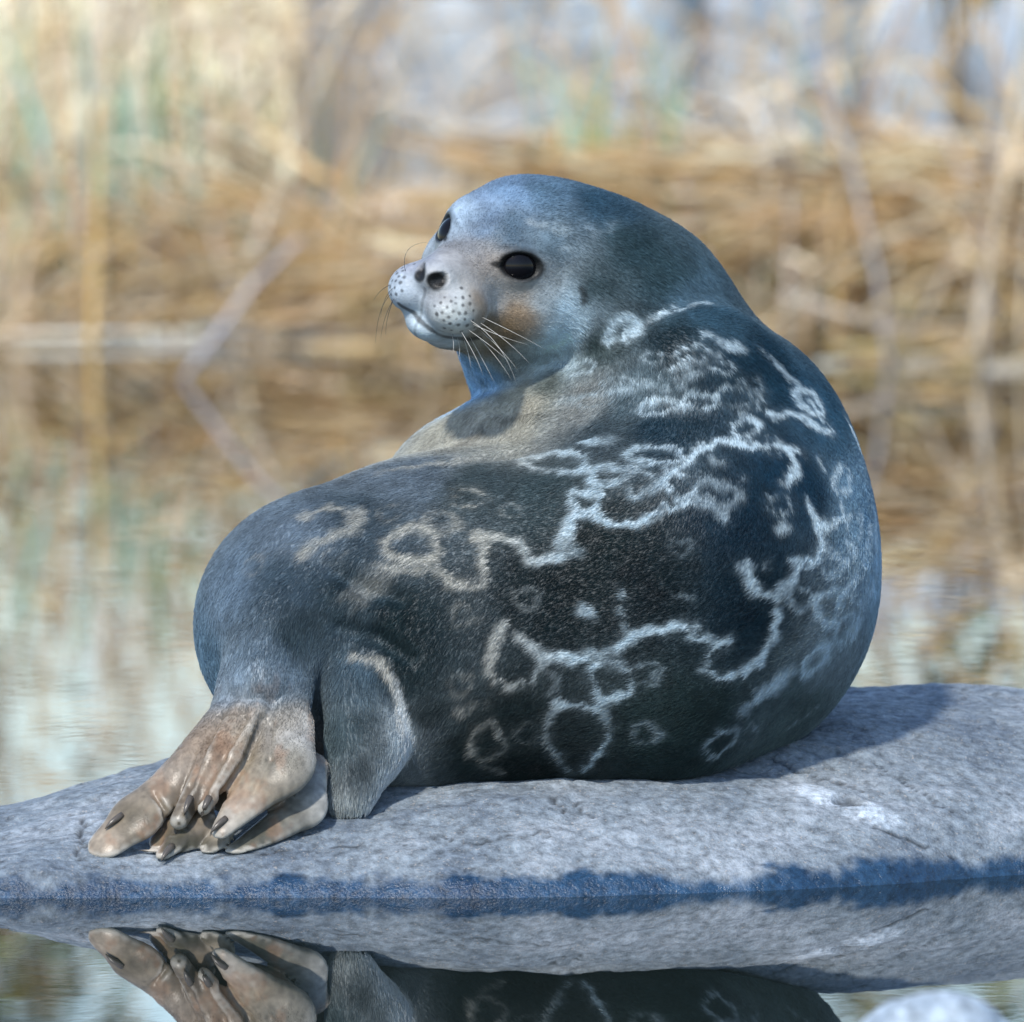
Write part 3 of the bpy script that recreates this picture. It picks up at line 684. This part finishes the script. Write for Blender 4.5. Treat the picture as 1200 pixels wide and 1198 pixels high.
# ------------------------------------------------------------------ water
def water_material():
    m, nt, b = material('lake_water')
    b.inputs['Base Color'].default_value = (.012, .018, .016, 1); b.inputs['Roughness'].default_value = 0.0; b.inputs['IOR'].default_value = 1.333
    tc = nd(nt, 'ShaderNodeTexCoord'); mp = nd(nt, 'ShaderNodeMapping'); mp.inputs['Scale'].default_value = (1.0, .55, 1)
    n1 = nd(nt, 'ShaderNodeTexNoise'); n1.inputs['Scale'].default_value = 9; n1.inputs['Detail'].default_value = 3
    n2 = nd(nt, 'ShaderNodeTexNoise'); n2.inputs['Scale'].default_value = 1.1; n2.inputs['Detail'].default_value = 1
    ad = nd(nt, 'ShaderNodeMath', operation='MULTIPLY_ADD'); ad.inputs[1].default_value = 4.0
    bp = nd(nt, 'ShaderNodeBump'); bp.inputs['Strength'].default_value = 1.0; bp.inputs['Distance'].default_value = .00013
    nt.links.new(tc.outputs['Object'], mp.inputs['Vector'])
    for n in (n1, n2): nt.links.new(mp.outputs['Vector'], n.inputs['Vector'])
    nt.links.new(n2.outputs['Fac'], ad.inputs[0]); nt.links.new(n1.outputs['Fac'], ad.inputs[2])
    nt.links.new(ad.outputs[0], bp.inputs['Height']); nt.links.new(bp.outputs['Normal'], b.inputs['Normal'])
    return m
w = mesh_obj('water', np.array([[-1500, -40, 0], [1500, -40, 0], [1500, 2500, 0], [-1500, 2500, 0.]]), [[0, 1, 2, 3]], water_material(), smooth=False)
tag(w, 'calm lake water mirroring the reeds and the boulder', kind='structure')

# ------------------------------------------------------------------ rocks
def rock_material(name, pale=1.0, wetline=True):
    m, nt, b = material(name)
    tc = nd(nt, 'ShaderNodeTexCoord'); at = nd(nt, 'ShaderNodeAttribute', attribute_name='coat')
    n1 = nd(nt, 'ShaderNodeTexNoise'); n1.inputs['Scale'].default_value = 6; n1.inputs['Detail'].default_value = 9; n1.inputs['Roughness'].default_value = .72
    n2 = nd(nt, 'ShaderNodeTexNoise'); n2.inputs['Scale'].default_value = 90; n2.inputs['Detail'].default_value = 5; n2.inputs['Roughness'].default_value = .7
    n3 = nd(nt, 'ShaderNodeTexNoise'); n3.inputs['Scale'].default_value = 330; n3.inputs['Detail'].default_value = 2
    mp = nd(nt, 'ShaderNodeMapping'); mp.inputs['Scale'].default_value = (.85, .8, 1.0)
    nt.links.new(tc.outputs['Object'], mp.inputs['Vector'])
    for n in (n1, n2, n3): nt.links.new(mp.outputs['Vector'], n.inputs['Vector'])
    r1 = nd(nt, 'ShaderNodeValToRGB'); e = r1.color_ramp.elements
    e[0].position = .36; e[0].color = (.122 * pale, .155 * pale, .195 * pale, 1); e[1].position = .64; e[1].color = (.32 * pale, .36 * pale, .40 * pale, 1)
    x = e.new(.5); x.color = (.21 * pale, .25 * pale, .285 * pale, 1)
    nt.links.new(n1.outputs['Fac'], r1.inputs['Fac'])
    r2 = nd(nt, 'ShaderNodeMapRange'); r2.inputs['From Min'].default_value = .28; r2.inputs['From Max'].default_value = .72; r2.inputs['To Min'].default_value = .32; r2.inputs['To Max'].default_value = 1.55
    nt.links.new(n2.outputs['Fac'], r2.inputs['Value'])
    r3 = nd(nt, 'ShaderNodeMapRange'); r3.inputs['From Min'].default_value = .62; r3.inputs['From Max'].default_value = .72; r3.inputs['To Max'].default_value = .55
    nt.links.new(n3.outputs['Fac'], r3.inputs['Value'])
    mu = nd(nt, 'ShaderNodeMix', data_type='RGBA', blend_type='MULTIPLY'); mu.inputs['Factor'].default_value = 1
    nt.links.new(r1.outputs['Color'], mu.inputs['A']); nt.links.new(r2.outputs['Result'], mu.inputs['B'])
    fl = nd(nt, 'ShaderNodeMix', data_type='RGBA', blend_type='MIX'); fl.inputs['B'].default_value = (.50, .44, .38, 1)
    nt.links.new(r3.outputs['Result'], fl.inputs['Factor']); nt.links.new(mu.outputs['Result'], fl.inputs['A'])
    m2 = nd(nt, 'ShaderNodeMix', data_type='RGBA', blend_type='MULTIPLY'); m2.inputs['Factor'].default_value = 1
    nt.links.new(fl.outputs['Result'], m2.inputs['A']); nt.links.new(at.outputs['Color'], m2.inputs['B'])
    nt.links.new(m2.outputs['Result'], b.inputs['Base Color'])
    ad = nd(nt, 'ShaderNodeMath', operation='MULTIPLY_ADD'); ad.inputs[1].default_value = .4
    nt.links.new(n3.outputs['Fac'], ad.inputs[0]); nt.links.new(n2.outputs['Fac'], ad.inputs[2])
    bp = nd(nt, 'ShaderNodeBump'); bp.inputs['Strength'].default_value = .8; bp.inputs['Distance'].default_value = .004
    nt.links.new(ad.outputs[0], bp.inputs['Height']); nt.links.new(bp.outputs['Normal'], b.inputs['Normal'])
    # alpha channel of the attribute: wet stone is smoother
    mr = nd(nt, 'ShaderNodeMapRange'); mr.inputs['To Min'].default_value = .22; mr.inputs['To Max'].default_value = .72
    nt.links.new(at.outputs['Alpha'], mr.inputs['Value']); nt.links.new(mr.outputs['Result'], b.inputs['Roughness'])
    return m
M_ROCK = rock_material('granite')
gx = np.arange(-1.30, 1.501, .005); gy = np.arange(-.60, 1.401, .006)
X, Yg = np.meshgrid(gx, gy, indexing='ij'); X, Yg = X.ravel(), Yg.ravel()
Z = rock_z(X, Yg); q = np.stack([X * .7, Yg, Z * 0], 1)
Z = Z + .006 * noise(q, 5, 61, 2) + .0032 * noise(q, 17, 62, 2) + .0016 * noise(q, 55, 63, 3) - .0022
ridged = 1 - np.abs(noise(q * [1, 2.2, 1], 9, 64, 3)); Z -= .0035 * sstep(.88, 1.0, ridged)
def on_rock(px, py):
    d = ray(px, py); t = 11.2
    for _ in range(60): p = CAM + d * t; t += .8 * (p[2] - float(rock_z([p[0]], [p[1]])[0]))
    return CAM + d * t
CR = np.ones((len(X), 4), np.float32)
P3 = np.stack([X, Yg, Z * 0], 1)
for pts, wd, dp in [([(905, 884), (925, 890), (955, 900)], .004, .005), ([(965, 903), (1010, 921)], .0035, .003), ([(1020, 890), (1065, 920), (1110, 955)], .003, .002), ([(640, 935), (662, 950)], .005, .003), ([(676, 940), (700, 957)], .004, .003),
                    ([(100, 955), (96, 985), (88, 1005)], .005, .004), ([(250, 1000), (420, 985)], .004, .002), ([(1005, 955), (1030, 975), (1120, 1000)], .003, .0015), ([(500, 975), (560, 985), (640, 975)], .003, .0015)]:
    r = np.array([on_rock(*k) for k in pts]); r[:, 2] = 0
    dd = seg_dist(P3 + .006 * np.stack([noise(P3, 60, 65), noise(P3, 60, 66), 0 * X], 1), np.vstack([np.linspace(a, b_, 12) for a, b_ in zip(r[:-1], r[1:])]))
    k = 1 - sstep(wd * .3, wd, dd); Z -= dp * k; CR[:, :3] *= (1 - .72 * k)[:, None]
c0, c1 = on_rock(955, 926), on_rock(1028, 958)                                         # pale quartz patch with a hole in it
pd = seg_dist(P3, np.linspace(c0 * [1, 1, 0], c1 * [1, 1, 0], 9))
pt = 1 - sstep(.5, 1.1, pd / .034 + .35 * noise(P3, 40, 67, 2)); CR[:, :3] *= (1 + .75 * pt)[:, None]
hc_ = on_rock(992, 937); k = 1 - sstep(.6, 1.0, np.hypot((X - hc_[0]) / .022, (Yg - hc_[1]) / .024) + .25 * noise(P3, 80, 68)); Z -= .009 * k; CR[:, :3] *= (1 - .7 * k)[:, None]
wet = 1 - sstep(.013, .024, Z + .010 * noise(P3, 12, 69, 3) + .006 * noise(P3, 60, 70, 2))         # the wet band along the water
CR[:, :3] *= 1 - wet[:, None] * (1 - np.array([.10, .24, .42])); CR[:, 3] = 1 - wet  # wet darkening, with the blue of the mirrored sky painted into it
idx = np.arange(len(X)).reshape(len(gx), len(gy))
RF = np.stack([idx[:-1, :-1], idx[1:, :-1], idx[1:, 1:], idx[:-1, 1:]], -1).reshape(-1, 4)
def rock_obj(name, RV, RF, mat, C4):
    o = mesh_obj(name, RV, RF, mat); a = o.data.attributes.new('coat', 'FLOAT_COLOR', 'POINT'); a.data.foreach_set('color', np.asarray(C4, np.float32).ravel()); return o
o = rock_obj('boulder', np.stack([X, Yg, Z], 1), RF, M_ROCK, CR)
tag(o, 'low grey granite boulder under the seal with a dark wet band', 'rock')
def stone(name, c, r, seed, mat, label, group=None, res=40):
    vs, fs = sphere((0, 0, 0), 1.0, res * 2, res); v = np.array(vs); sd = seed * 3.7
    v = v * (1 + .16 * noise(v + sd, 1.3, seed, 2) + .05 * noise(v + sd, 4, seed + 1, 3))[:, None]
    v = np.sign(v) * np.abs(v) ** .9 * np.array(r) + np.array(c)
    C4 = np.ones((len(v), 4)); wz = 1 - sstep(.006, .02, v[:, 2]); C4[:, :3] *= (1 - .6 * wz)[:, None]; C4[:, 3] = 1 - wz
    return tag(rock_obj(name, v, fs, mat, C4), label, 'rock', group)
M_PALE = rock_material('pale_granite', 2.0)
fs_ = P(1088, 1188, -2.2)
stone('stone', (fs_[0], fs_[1], -.02), (.100, .10, .106), 3, M_PALE, 'small pale stone breaking the water, apart from the boulder and the reeds')

# ------------------------------------------------------------------ the far shore: reeds, their fallen mat, pale boulders
def shore_y(x): return 15.2 - .75 * x                       # the waterline, nearer on the right
def tint_material(name, rough=.6, trans=0.0):
    m, nt, b = material(name)
    at = nd(nt, 'ShaderNodeAttribute', attribute_name='coat'); nt.links.new(at.outputs['Color'], b.inputs['Base Color'])
    b.inputs['Roughness'].default_value = rough; b.inputs['Specular IOR Level'].default_value = .3
    return m
M_REED = tint_material('dry_reed'); M_LEAF = tint_material('green_reed')
STRAW = [lin(228, 196, 142), lin(226, 204, 168), lin(232, 216, 188), lin(206, 172, 122), lin(196, 162, 122), lin(240, 230, 214), lin(222, 206, 186), lin(192, 168, 140), lin(228, 204, 156), lin(210, 206, 204)]
FRESH = [lin(168, 198, 160), lin(150, 196, 172), lin(180, 200, 146), lin(164, 206, 192), lin(146, 178, 126)]
rr = random.Random(21)
class Bundle:
    def __init__(self): self.v, self.f, self.c = [], [], []
    def stem(self, pts, r0, r1, col):
        vs, fs = tube(pts, np.linspace(r0, r1, len(pts)), 3); n = sum(len(x) for x in self.v)
        self.v.append(vs); self.f += [tuple(i + n for i in t) for t in fs]; self.c.append(np.tile(np.clip(col, 0, .9), (len(vs), 1)))
    def leaf(self, pts, w, col, side):
        """a folded blade: two strips meeting at the midrib"""
        n = sum(len(x) for x in self.v); vs = []
        for i, p in enumerate(pts):
            k = w * math.sin(math.pi * min(1, .15 + .85 * i / (len(pts) - 1))) + .0004
            vs += [p + side * k, p + np.array([0, 0, -.3 * k]), p - side * k]
        for i in range(len(pts) - 1):
            o = n + i * 3; self.f += [(o, o + 1, o + 4, o + 3), (o + 1, o + 2, o + 5, o + 4)]
        self.v.append(np.array(vs)); self.c.append(np.tile(np.clip(col, 0, .9), (len(vs), 1)))
    def build(self, name, mat, parent=None): return mesh_obj(name, np.vstack(self.v), self.f, mat, parent, colors=np.vstack(self.c))
def arc(base, dx, dy, h, droop, n=6):
    out = []
    for t in np.linspace(0, 1, n):
        out.append(np.array([base[0] + dx * t ** 1.5, base[1] + dy * t ** 1.5, base[2] + h * (t - droop * t ** 2.6)]))
    return out
def leaf_path(p, ang, ln, up, sag):
    d = np.array([math.cos(ang), math.sin(ang) * .6, 0])
    return [p + d * ln * t + np.array([0, 0, up * ln * t - sag * ln * t * t]) for t in np.linspace(0, 1, 5)]
def straw(): return np.array(rr.choice(STRAW)) * rr.uniform(.85, 1.2)
def standing(bd, x, y, green=False, h=None, lean=.34):
    h = h or rr.uniform(.8, 2.5); col = np.array(rr.choice(FRESH)) * rr.uniform(.6, 1.0) if green else straw()
    pts = arc((x, y, -.06), rr.gauss(0, lean) * h, rr.gauss(0, .12) * h, h, rr.uniform(0, .25))
    bd.stem(pts, rr.uniform(.0030, .0055), .0018, col)
    for k in range(rr.randint(1, 3)):
        p = pts[rr.randint(2, 5)]; a = rr.uniform(0, 6.28)
        bd.leaf(leaf_path(p, a, rr.uniform(.18, .45), rr.uniform(.1, .9), rr.uniform(.3, 1.3)), rr.uniform(.005, .011), col * rr.uniform(.8, 1.15), np.array([-math.sin(a), math.cos(a), .5]))
reeds = Bundle()
# standing reeds: thick on the left, thin on the right
for i in range(1500):
    x = rr.uniform(-4.2, 4.2)
    dens = .62 if x < -.45 else (.24 if x < .4 else .26)
    if rr.random() > dens: continue
    standing(reeds, x, shore_y(x) + 1.0 + rr.random() ** 1.5 * 2.6 + rr.gauss(0, .12), lean=rr.choice((.15, .4, .8)))
for i in range(200):
    x = rr.uniform(-4.2, -.35); standing(reeds, x, shore_y(x) + rr.uniform(1.6, 3.4), h=rr.uniform(1.3, 2.5), lean=.22)
# the fallen mat along the water's edge
for i in range(1700):
    x = rr.uniform(-4.2, 4.4); t = rr.random() ** 1.2
    top = .34 if x < -.3 else (.26 if x < .15 else .52)
    if -.25 < x < .25 and rr.random() < .12: continue
    y = shore_y(x) + .45 + t * 1.8; z = top * (.08 + .92 * math.sin(min(1, t * 1.3) * 1.5)) * rr.uniform(.3, 1.05)
    ln = rr.uniform(.35, 1.3); a = rr.gauss(0, .30); el = rr.gauss(-.05 if x > 0 else .10, .20)
    d = np.array([math.cos(a), math.sin(a), math.sin(el)]); c = np.array([x, y, z + .02]); sag = rr.uniform(-.03, .10)
    pts = [c + d * ln * (k - .5) + np.array([0, 0, -sag * (2 * k - 1) ** 2]) for k in np.linspace(0, 1, 6)]
    pts = [p if p[2] > .004 else np.array([p[0], p[1], .004]) for p in pts]
    reeds.stem(pts, rr.uniform(.005, .011), .004, straw() * rr.choice((.62, .95, 1.08, 1.2)))
    if rr.random() < .4:
        side = np.array([0, .5, .8]); reeds.leaf([p + np.array([0, -.01, .02]) for p in pts], rr.uniform(.006, .014), straw(), side)
# heaps: sheaves of stems knocked over together
for hx, hz, ang, n in [(-1.15, .30, .5, 60), (-.75, .34, -.55, 70), (-.45, .26, .25, 60), (-1.5, .4, .9, 50), (.35, .42, -.35, 60), (.62, .50, -.15, 90), (.95, .46, .3, 70), (1.3, .5, -.4, 80), (1.7, .45, .5, 60), (-2.2, .4, -.4, 70), (2.3, .5, .3, 70), (-.2, .22, -.2, 40)]:
    for k in range(n):
        a = ang + rr.gauss(0, .16); ln = rr.uniform(.4, 1.1); x = hx + rr.gauss(0, .16); c = np.array([x, shore_y(x) + .75 + rr.gauss(0, .25), hz * rr.uniform(.45, 1.1)])
        d = np.array([math.cos(a), rr.gauss(0, .2), math.sin(a)]); sag = rr.uniform(.02, .16)
        pts = [c + d * ln * (t - .5) + np.array([0, 0, -sag * (2 * t - 1) ** 2]) for t in np.linspace(0, 1, 6)]
        pts = [p if p[2] > .004 else np.array([p[0], p[1], .004]) for p in pts]
        reeds.stem(pts, rr.uniform(.006, .012), .004, np.array(rr.choice(STRAW[:5])) * rr.choice((.62, .95, 1.1, 1.25)))
# broken stalks standing in the shallows under the mat
for i in range(420):
    x = rr.uniform(-4, 4.2); y = shore_y(x) + rr.uniform(.1, .8)
    reeds.stem(arc((x, y, -.08), rr.gauss(0, .12), rr.gauss(0, .05), rr.uniform(.15, .55), .0, 4), .0045, .003, straw() * .9)
tag(reeds.build('reed_bed', M_REED), 'dense bed of dry tan reeds and fallen stems along the far shore', 'reeds', kind='stuff')
# green shoots
shoots = Bundle()
for px, py, w, n in [(130, 180, 60, 18), (200, 70, 50, 10), (60, 90, 60, 8), (300, 120, 70, 6), (790, 90, 22, 12), (730, 210, 60, 8), (960, 90, 24, 8), (880, 300, 60, 26), (1010, 300, 60, 14), (700, 240, 60, 12), (-150, 100, 120, 40), (1350, 120, 140, 30)]:
    for k in range(n):
        x = P(px + rr.gauss(0, w * .5), 300, 16.5)[0]; y = shore_y(x) + rr.uniform(.5, 1.6)
        col = np.array(rr.choice(FRESH)) * rr.uniform(.55, 1.0); h = rr.uniform(.35, 1.15) if py < 250 else rr.uniform(.2, .4)
        pts = arc((x, y, -.02), rr.gauss(0, .10), rr.gauss(0, .08), h, .05)
        shoots.leaf(pts, rr.uniform(.008, .015), col, np.array([rr.choice((-1, 1)) * .9, .3, 0]))
tag(shoots.build('green_shoots', M_LEAF), 'fresh green reed shoots coming up through the dry reeds', 'reeds', kind='stuff')
# the stalks one can tell apart: bent and leaning ones in front of the bed
def reed_stalk(path, r, col, leaves):
    o = bpy.data.objects.new('reed_stalk', None); COL.objects.link(o); o.location = tuple(path[0]); o.empty_display_size = .1
    loc = [p - path[0] for p in path]
    b1 = Bundle(); vs, fs = tube(loc, np.linspace(r, r * .55, len(loc)), 6); b1.v.append(vs); b1.f = list(fs); b1.c.append(np.tile(col, (len(vs), 1))); b1.build('stem', M_REED, o)
    for p, a, ln, up, sag in leaves:
        b2 = Bundle(); b2.leaf(leaf_path(np.zeros(3), a, ln, up, sag), .011, col * .95, np.array([-math.sin(a), math.cos(a), .6])); lf = b2.build('leaf', M_REED, o); lf.location = tuple(p)
    return o
def stalk(pix, dy, r=.007, col=None, label='', group=None, leaves=2, base=None):
    x0 = P(pix[0][0], pix[0][1], 15.5)[0]; Yb = base or shore_y(x0) + dy
    path = [P(px, py, Yb + (.12 if base is None else .03) * i) for i, (px, py) in enumerate(pix)]
    col = straw() if col is None else col; lv = []
    for k in range(leaves):
        i = rr.randint(1, len(path) - 1); lv.append((path[i] - path[0], rr.uniform(0, 6.28), rr.uniform(.15, .4), rr.uniform(.2, .8), rr.uniform(.2, 1)))
    return tag(reed_stalk(path, r, col, lv), label, 'reed', group)
PALE = lin(236, 218, 188); GREY = lin(196, 190, 196)
stalk([(190, 260), (268, 145), (330, 70), (420, -10), (470, -60)], 1.3, .017, PALE, 'thick cream reed stalk leaning steeply out over the fallen reeds', leaves=0)
stalk([(215, 445), (255, 390), (300, 330), (352, 280)], -.5, .009, GREY, 'grey bare reed stem slanting up out of open water', leaves=0, base=13.7)
stalk([(108, 405), (110, 350), (112, 290), (114, 215), (112, 120)], -.15, .012, lin(216, 178, 112), 'stout golden reed stalk standing upright at the edge of the mat', leaves=1)
stalk([(20, 400), (26, 330), (44, 250), (70, 120), (90, 0)], -.1, .011, None, 'tan reed stalk leaning over the dark gap in the reeds', leaves=2)
stalk([(405, 225), (340, 180), (285, 135), (200, 100), (110, 80)], 1.1, .014, lin(224, 190, 140), 'broken tan reed stalk lying across the cream leaning one', leaves=1)
stalk([(640, 190), (720, 205), (800, 240), (900, 285), (1010, 300)], .9, .013, lin(214, 180, 130), 'long bowed reed stem sweeping over the dark green gap', leaves=1)
stalk([(1130, 300), (1165, 325), (1200, 360), (1240, 400)], .1, .013, lin(228, 200, 152), 'pale reed stem tipped down towards the water', leaves=0)
stalk([(832, 330), (822, 280), (808, 240), (795, 200)], .4, .010, lin(208, 196, 200), 'short greyish reed stump beside the dark green gap', leaves=0)
stalk([(1150, 440), (1160, 330), (1175, 200), (1200, 60)], .1, .011, None, 'tall reed stalk rising beside the tipped-down stem', leaves=2)
TONES = [('golden', lin(212, 172, 112)), ('cream', lin(236, 220, 192)), ('greyish', lin(196, 190, 190)), ('brown', lin(176, 140, 100))]
for k in range(26):
    px = rr.choice([rr.uniform(-60, 470), rr.uniform(860, 1260), rr.uniform(-60, 1260)]); wl = 405 + 30 * max(0, min(1, px / 1100)); ln_ = rr.uniform(-110, 110)
    tn, tc_ = TONES[k % 4]; pose = 'standing nearly straight' if abs(ln_) < 40 else ('leaning towards the tipped-down stem' if ln_ > 0 else 'leaning towards the stout golden stalk')
    stalk([(px, wl), (px + ln_ * .2, wl - 110), (px + ln_ * .6, wl - 230), (px + ln_ * 1.3, wl - 380), (px + ln_ * 1.9, wl - 520)], rr.uniform(.0, .5), rr.uniform(.005, .009), tc_ * rr.uniform(.85, 1.05), 'dry ' + tn + ' reed stalk at the far water edge, ' + pose, 'reed stalks at the water edge', leaves=2)
# boulders behind the reeds
M_WHITE = rock_material('white_granite', 2.3)
for i, (px, py, Y, r, lb) in enumerate([(575, 60, 21, (.28, .3, .26), 'rounded pale boulder behind the gap in the reeds'), (735, 100, 19.5, (.26, .28, .2), 'low pale boulder beside the upright green shoots'), (420, 60, 22, (.22, .3, .24), 'pale boulder half hidden behind the cream leaning stalk'),
                                        (900, 50, 23, (.34, .4, .22), 'broad pale boulder behind the mat, among sparse reeds'),
                                        (1130, 60, 24.5, (.52, .5, .3), 'largest pale boulder behind the reeds, broad and flat-topped'), (1010, 40, 26, (.3, .3, .3), 'pale boulder wedged behind the broad one and the largest')]):
    c = P(px, py, Y); stone('boulder', (c[0], c[1], c[2] - r[2] * .35), (r[0], r[1], max(r[2], c[2] + .05)), 8 + i, M_WHITE, lb, res=20)
# mud bank the reeds grow from
bx = np.linspace(-5, 5, 120); bt = np.linspace(0, 1, 24); X, T = np.meshgrid(bx, bt, indexing='ij'); X, T = X.ravel(), T.ravel()
Yb = shore_y(X) + .55 + T * 3.4; pz = np.stack([X, Yb, 0 * X], 1)
Zb = -.10 + .17 * np.sin(T * math.pi) ** .7 + .03 * noise(pz, 2.0, 90, 3)
idx = np.arange(len(X)).reshape(120, 24); BF = np.stack([idx[:-1, :-1], idx[1:, :-1], idx[1:, 1:], idx[:-1, 1:]], -1).reshape(-1, 4)
m_mud, nt, b = material('mud'); no = nd(nt, 'ShaderNodeTexNoise'); no.inputs['Scale'].default_value = 6; no.inputs['Detail'].default_value = 6
rp = nd(nt, 'ShaderNodeValToRGB'); rp.color_ramp.elements[0].color = (.03, .032, .018, 1); rp.color_ramp.elements[1].color = (.16, .12, .07, 1); nt.links.new(no.outputs['Fac'], rp.inputs['Fac']); nt.links.new(rp.outputs['Color'], b.inputs['Base Color']); b.inputs['Roughness'].default_value = .8
tag(mesh_obj('shore_ground', np.stack([X, Yb, Zb], 1), BF, m_mud), 'dark mud bank under the far reeds', kind='structure')

# two shrubs leaning out over the reeds; their crowns start above the picture and show as dark bands in the water
m_bark, nt, b = material('bark'); b.inputs['Base Color'].default_value = (.26, .21, .16, 1); b.inputs['Roughness'].default_value = .9
def shrub(x, Y, zlo, zhi, rx, label, seed):
    g = random.Random(seed); o = bpy.data.objects.new('shrub', None); COL.objects.link(o); o.location = (x, Y, .02); o.empty_display_size = .1
    tag(o, label, 'shrub', 'shrubs behind the far reeds'); tb = Bundle(); cr = Bundle()
    for k in range(9):
        a = g.uniform(0, 6.28); tip = np.array([math.cos(a) * rx * g.uniform(.3, .9), math.sin(a) * .5 * g.uniform(.3, 1), g.uniform(zlo + .3, zhi)])
        pts = [np.array([0, 0, -.05]) * (1 - t) + np.array([tip[0] * t ** 1.6, tip[1] * t, tip[2] * t]) for t in np.linspace(0, 1, 7)]
        tb.stem(pts, .012, .004, lin(150, 130, 108))
        for j in range(240):
            c = pts[g.randint(4, 6)] + np.array([g.gauss(0, rx * .34), g.gauss(0, .3), g.gauss(0, .26)])
            if c[2] < zlo: continue
            an = g.uniform(0, 6.28); cr.leaf(leaf_path(c, an, g.uniform(.07, .13), g.uniform(-.3, .6), g.uniform(0, .8)), g.uniform(.014, .024), lin(g.uniform(110, 150), g.uniform(116, 146), g.uniform(66, 96)), np.array([-math.sin(an), math.cos(an), g.uniform(-.6, .6)]))
    tb.build('trunk', m_bark, o); cr.build('crown', M_LEAF, o)
shrub(P(1130, 300, 19.2)[0], 19.2, .90, 2.4, .75, 'olive leafy shrub whose crown hangs over the thin reeds', 5)
shrub(P(-40, 300, 20.0)[0], 20.0, 1.75, 3.0, .6, 'olive leafy shrub whose high crown rises over the thick reeds', 6)
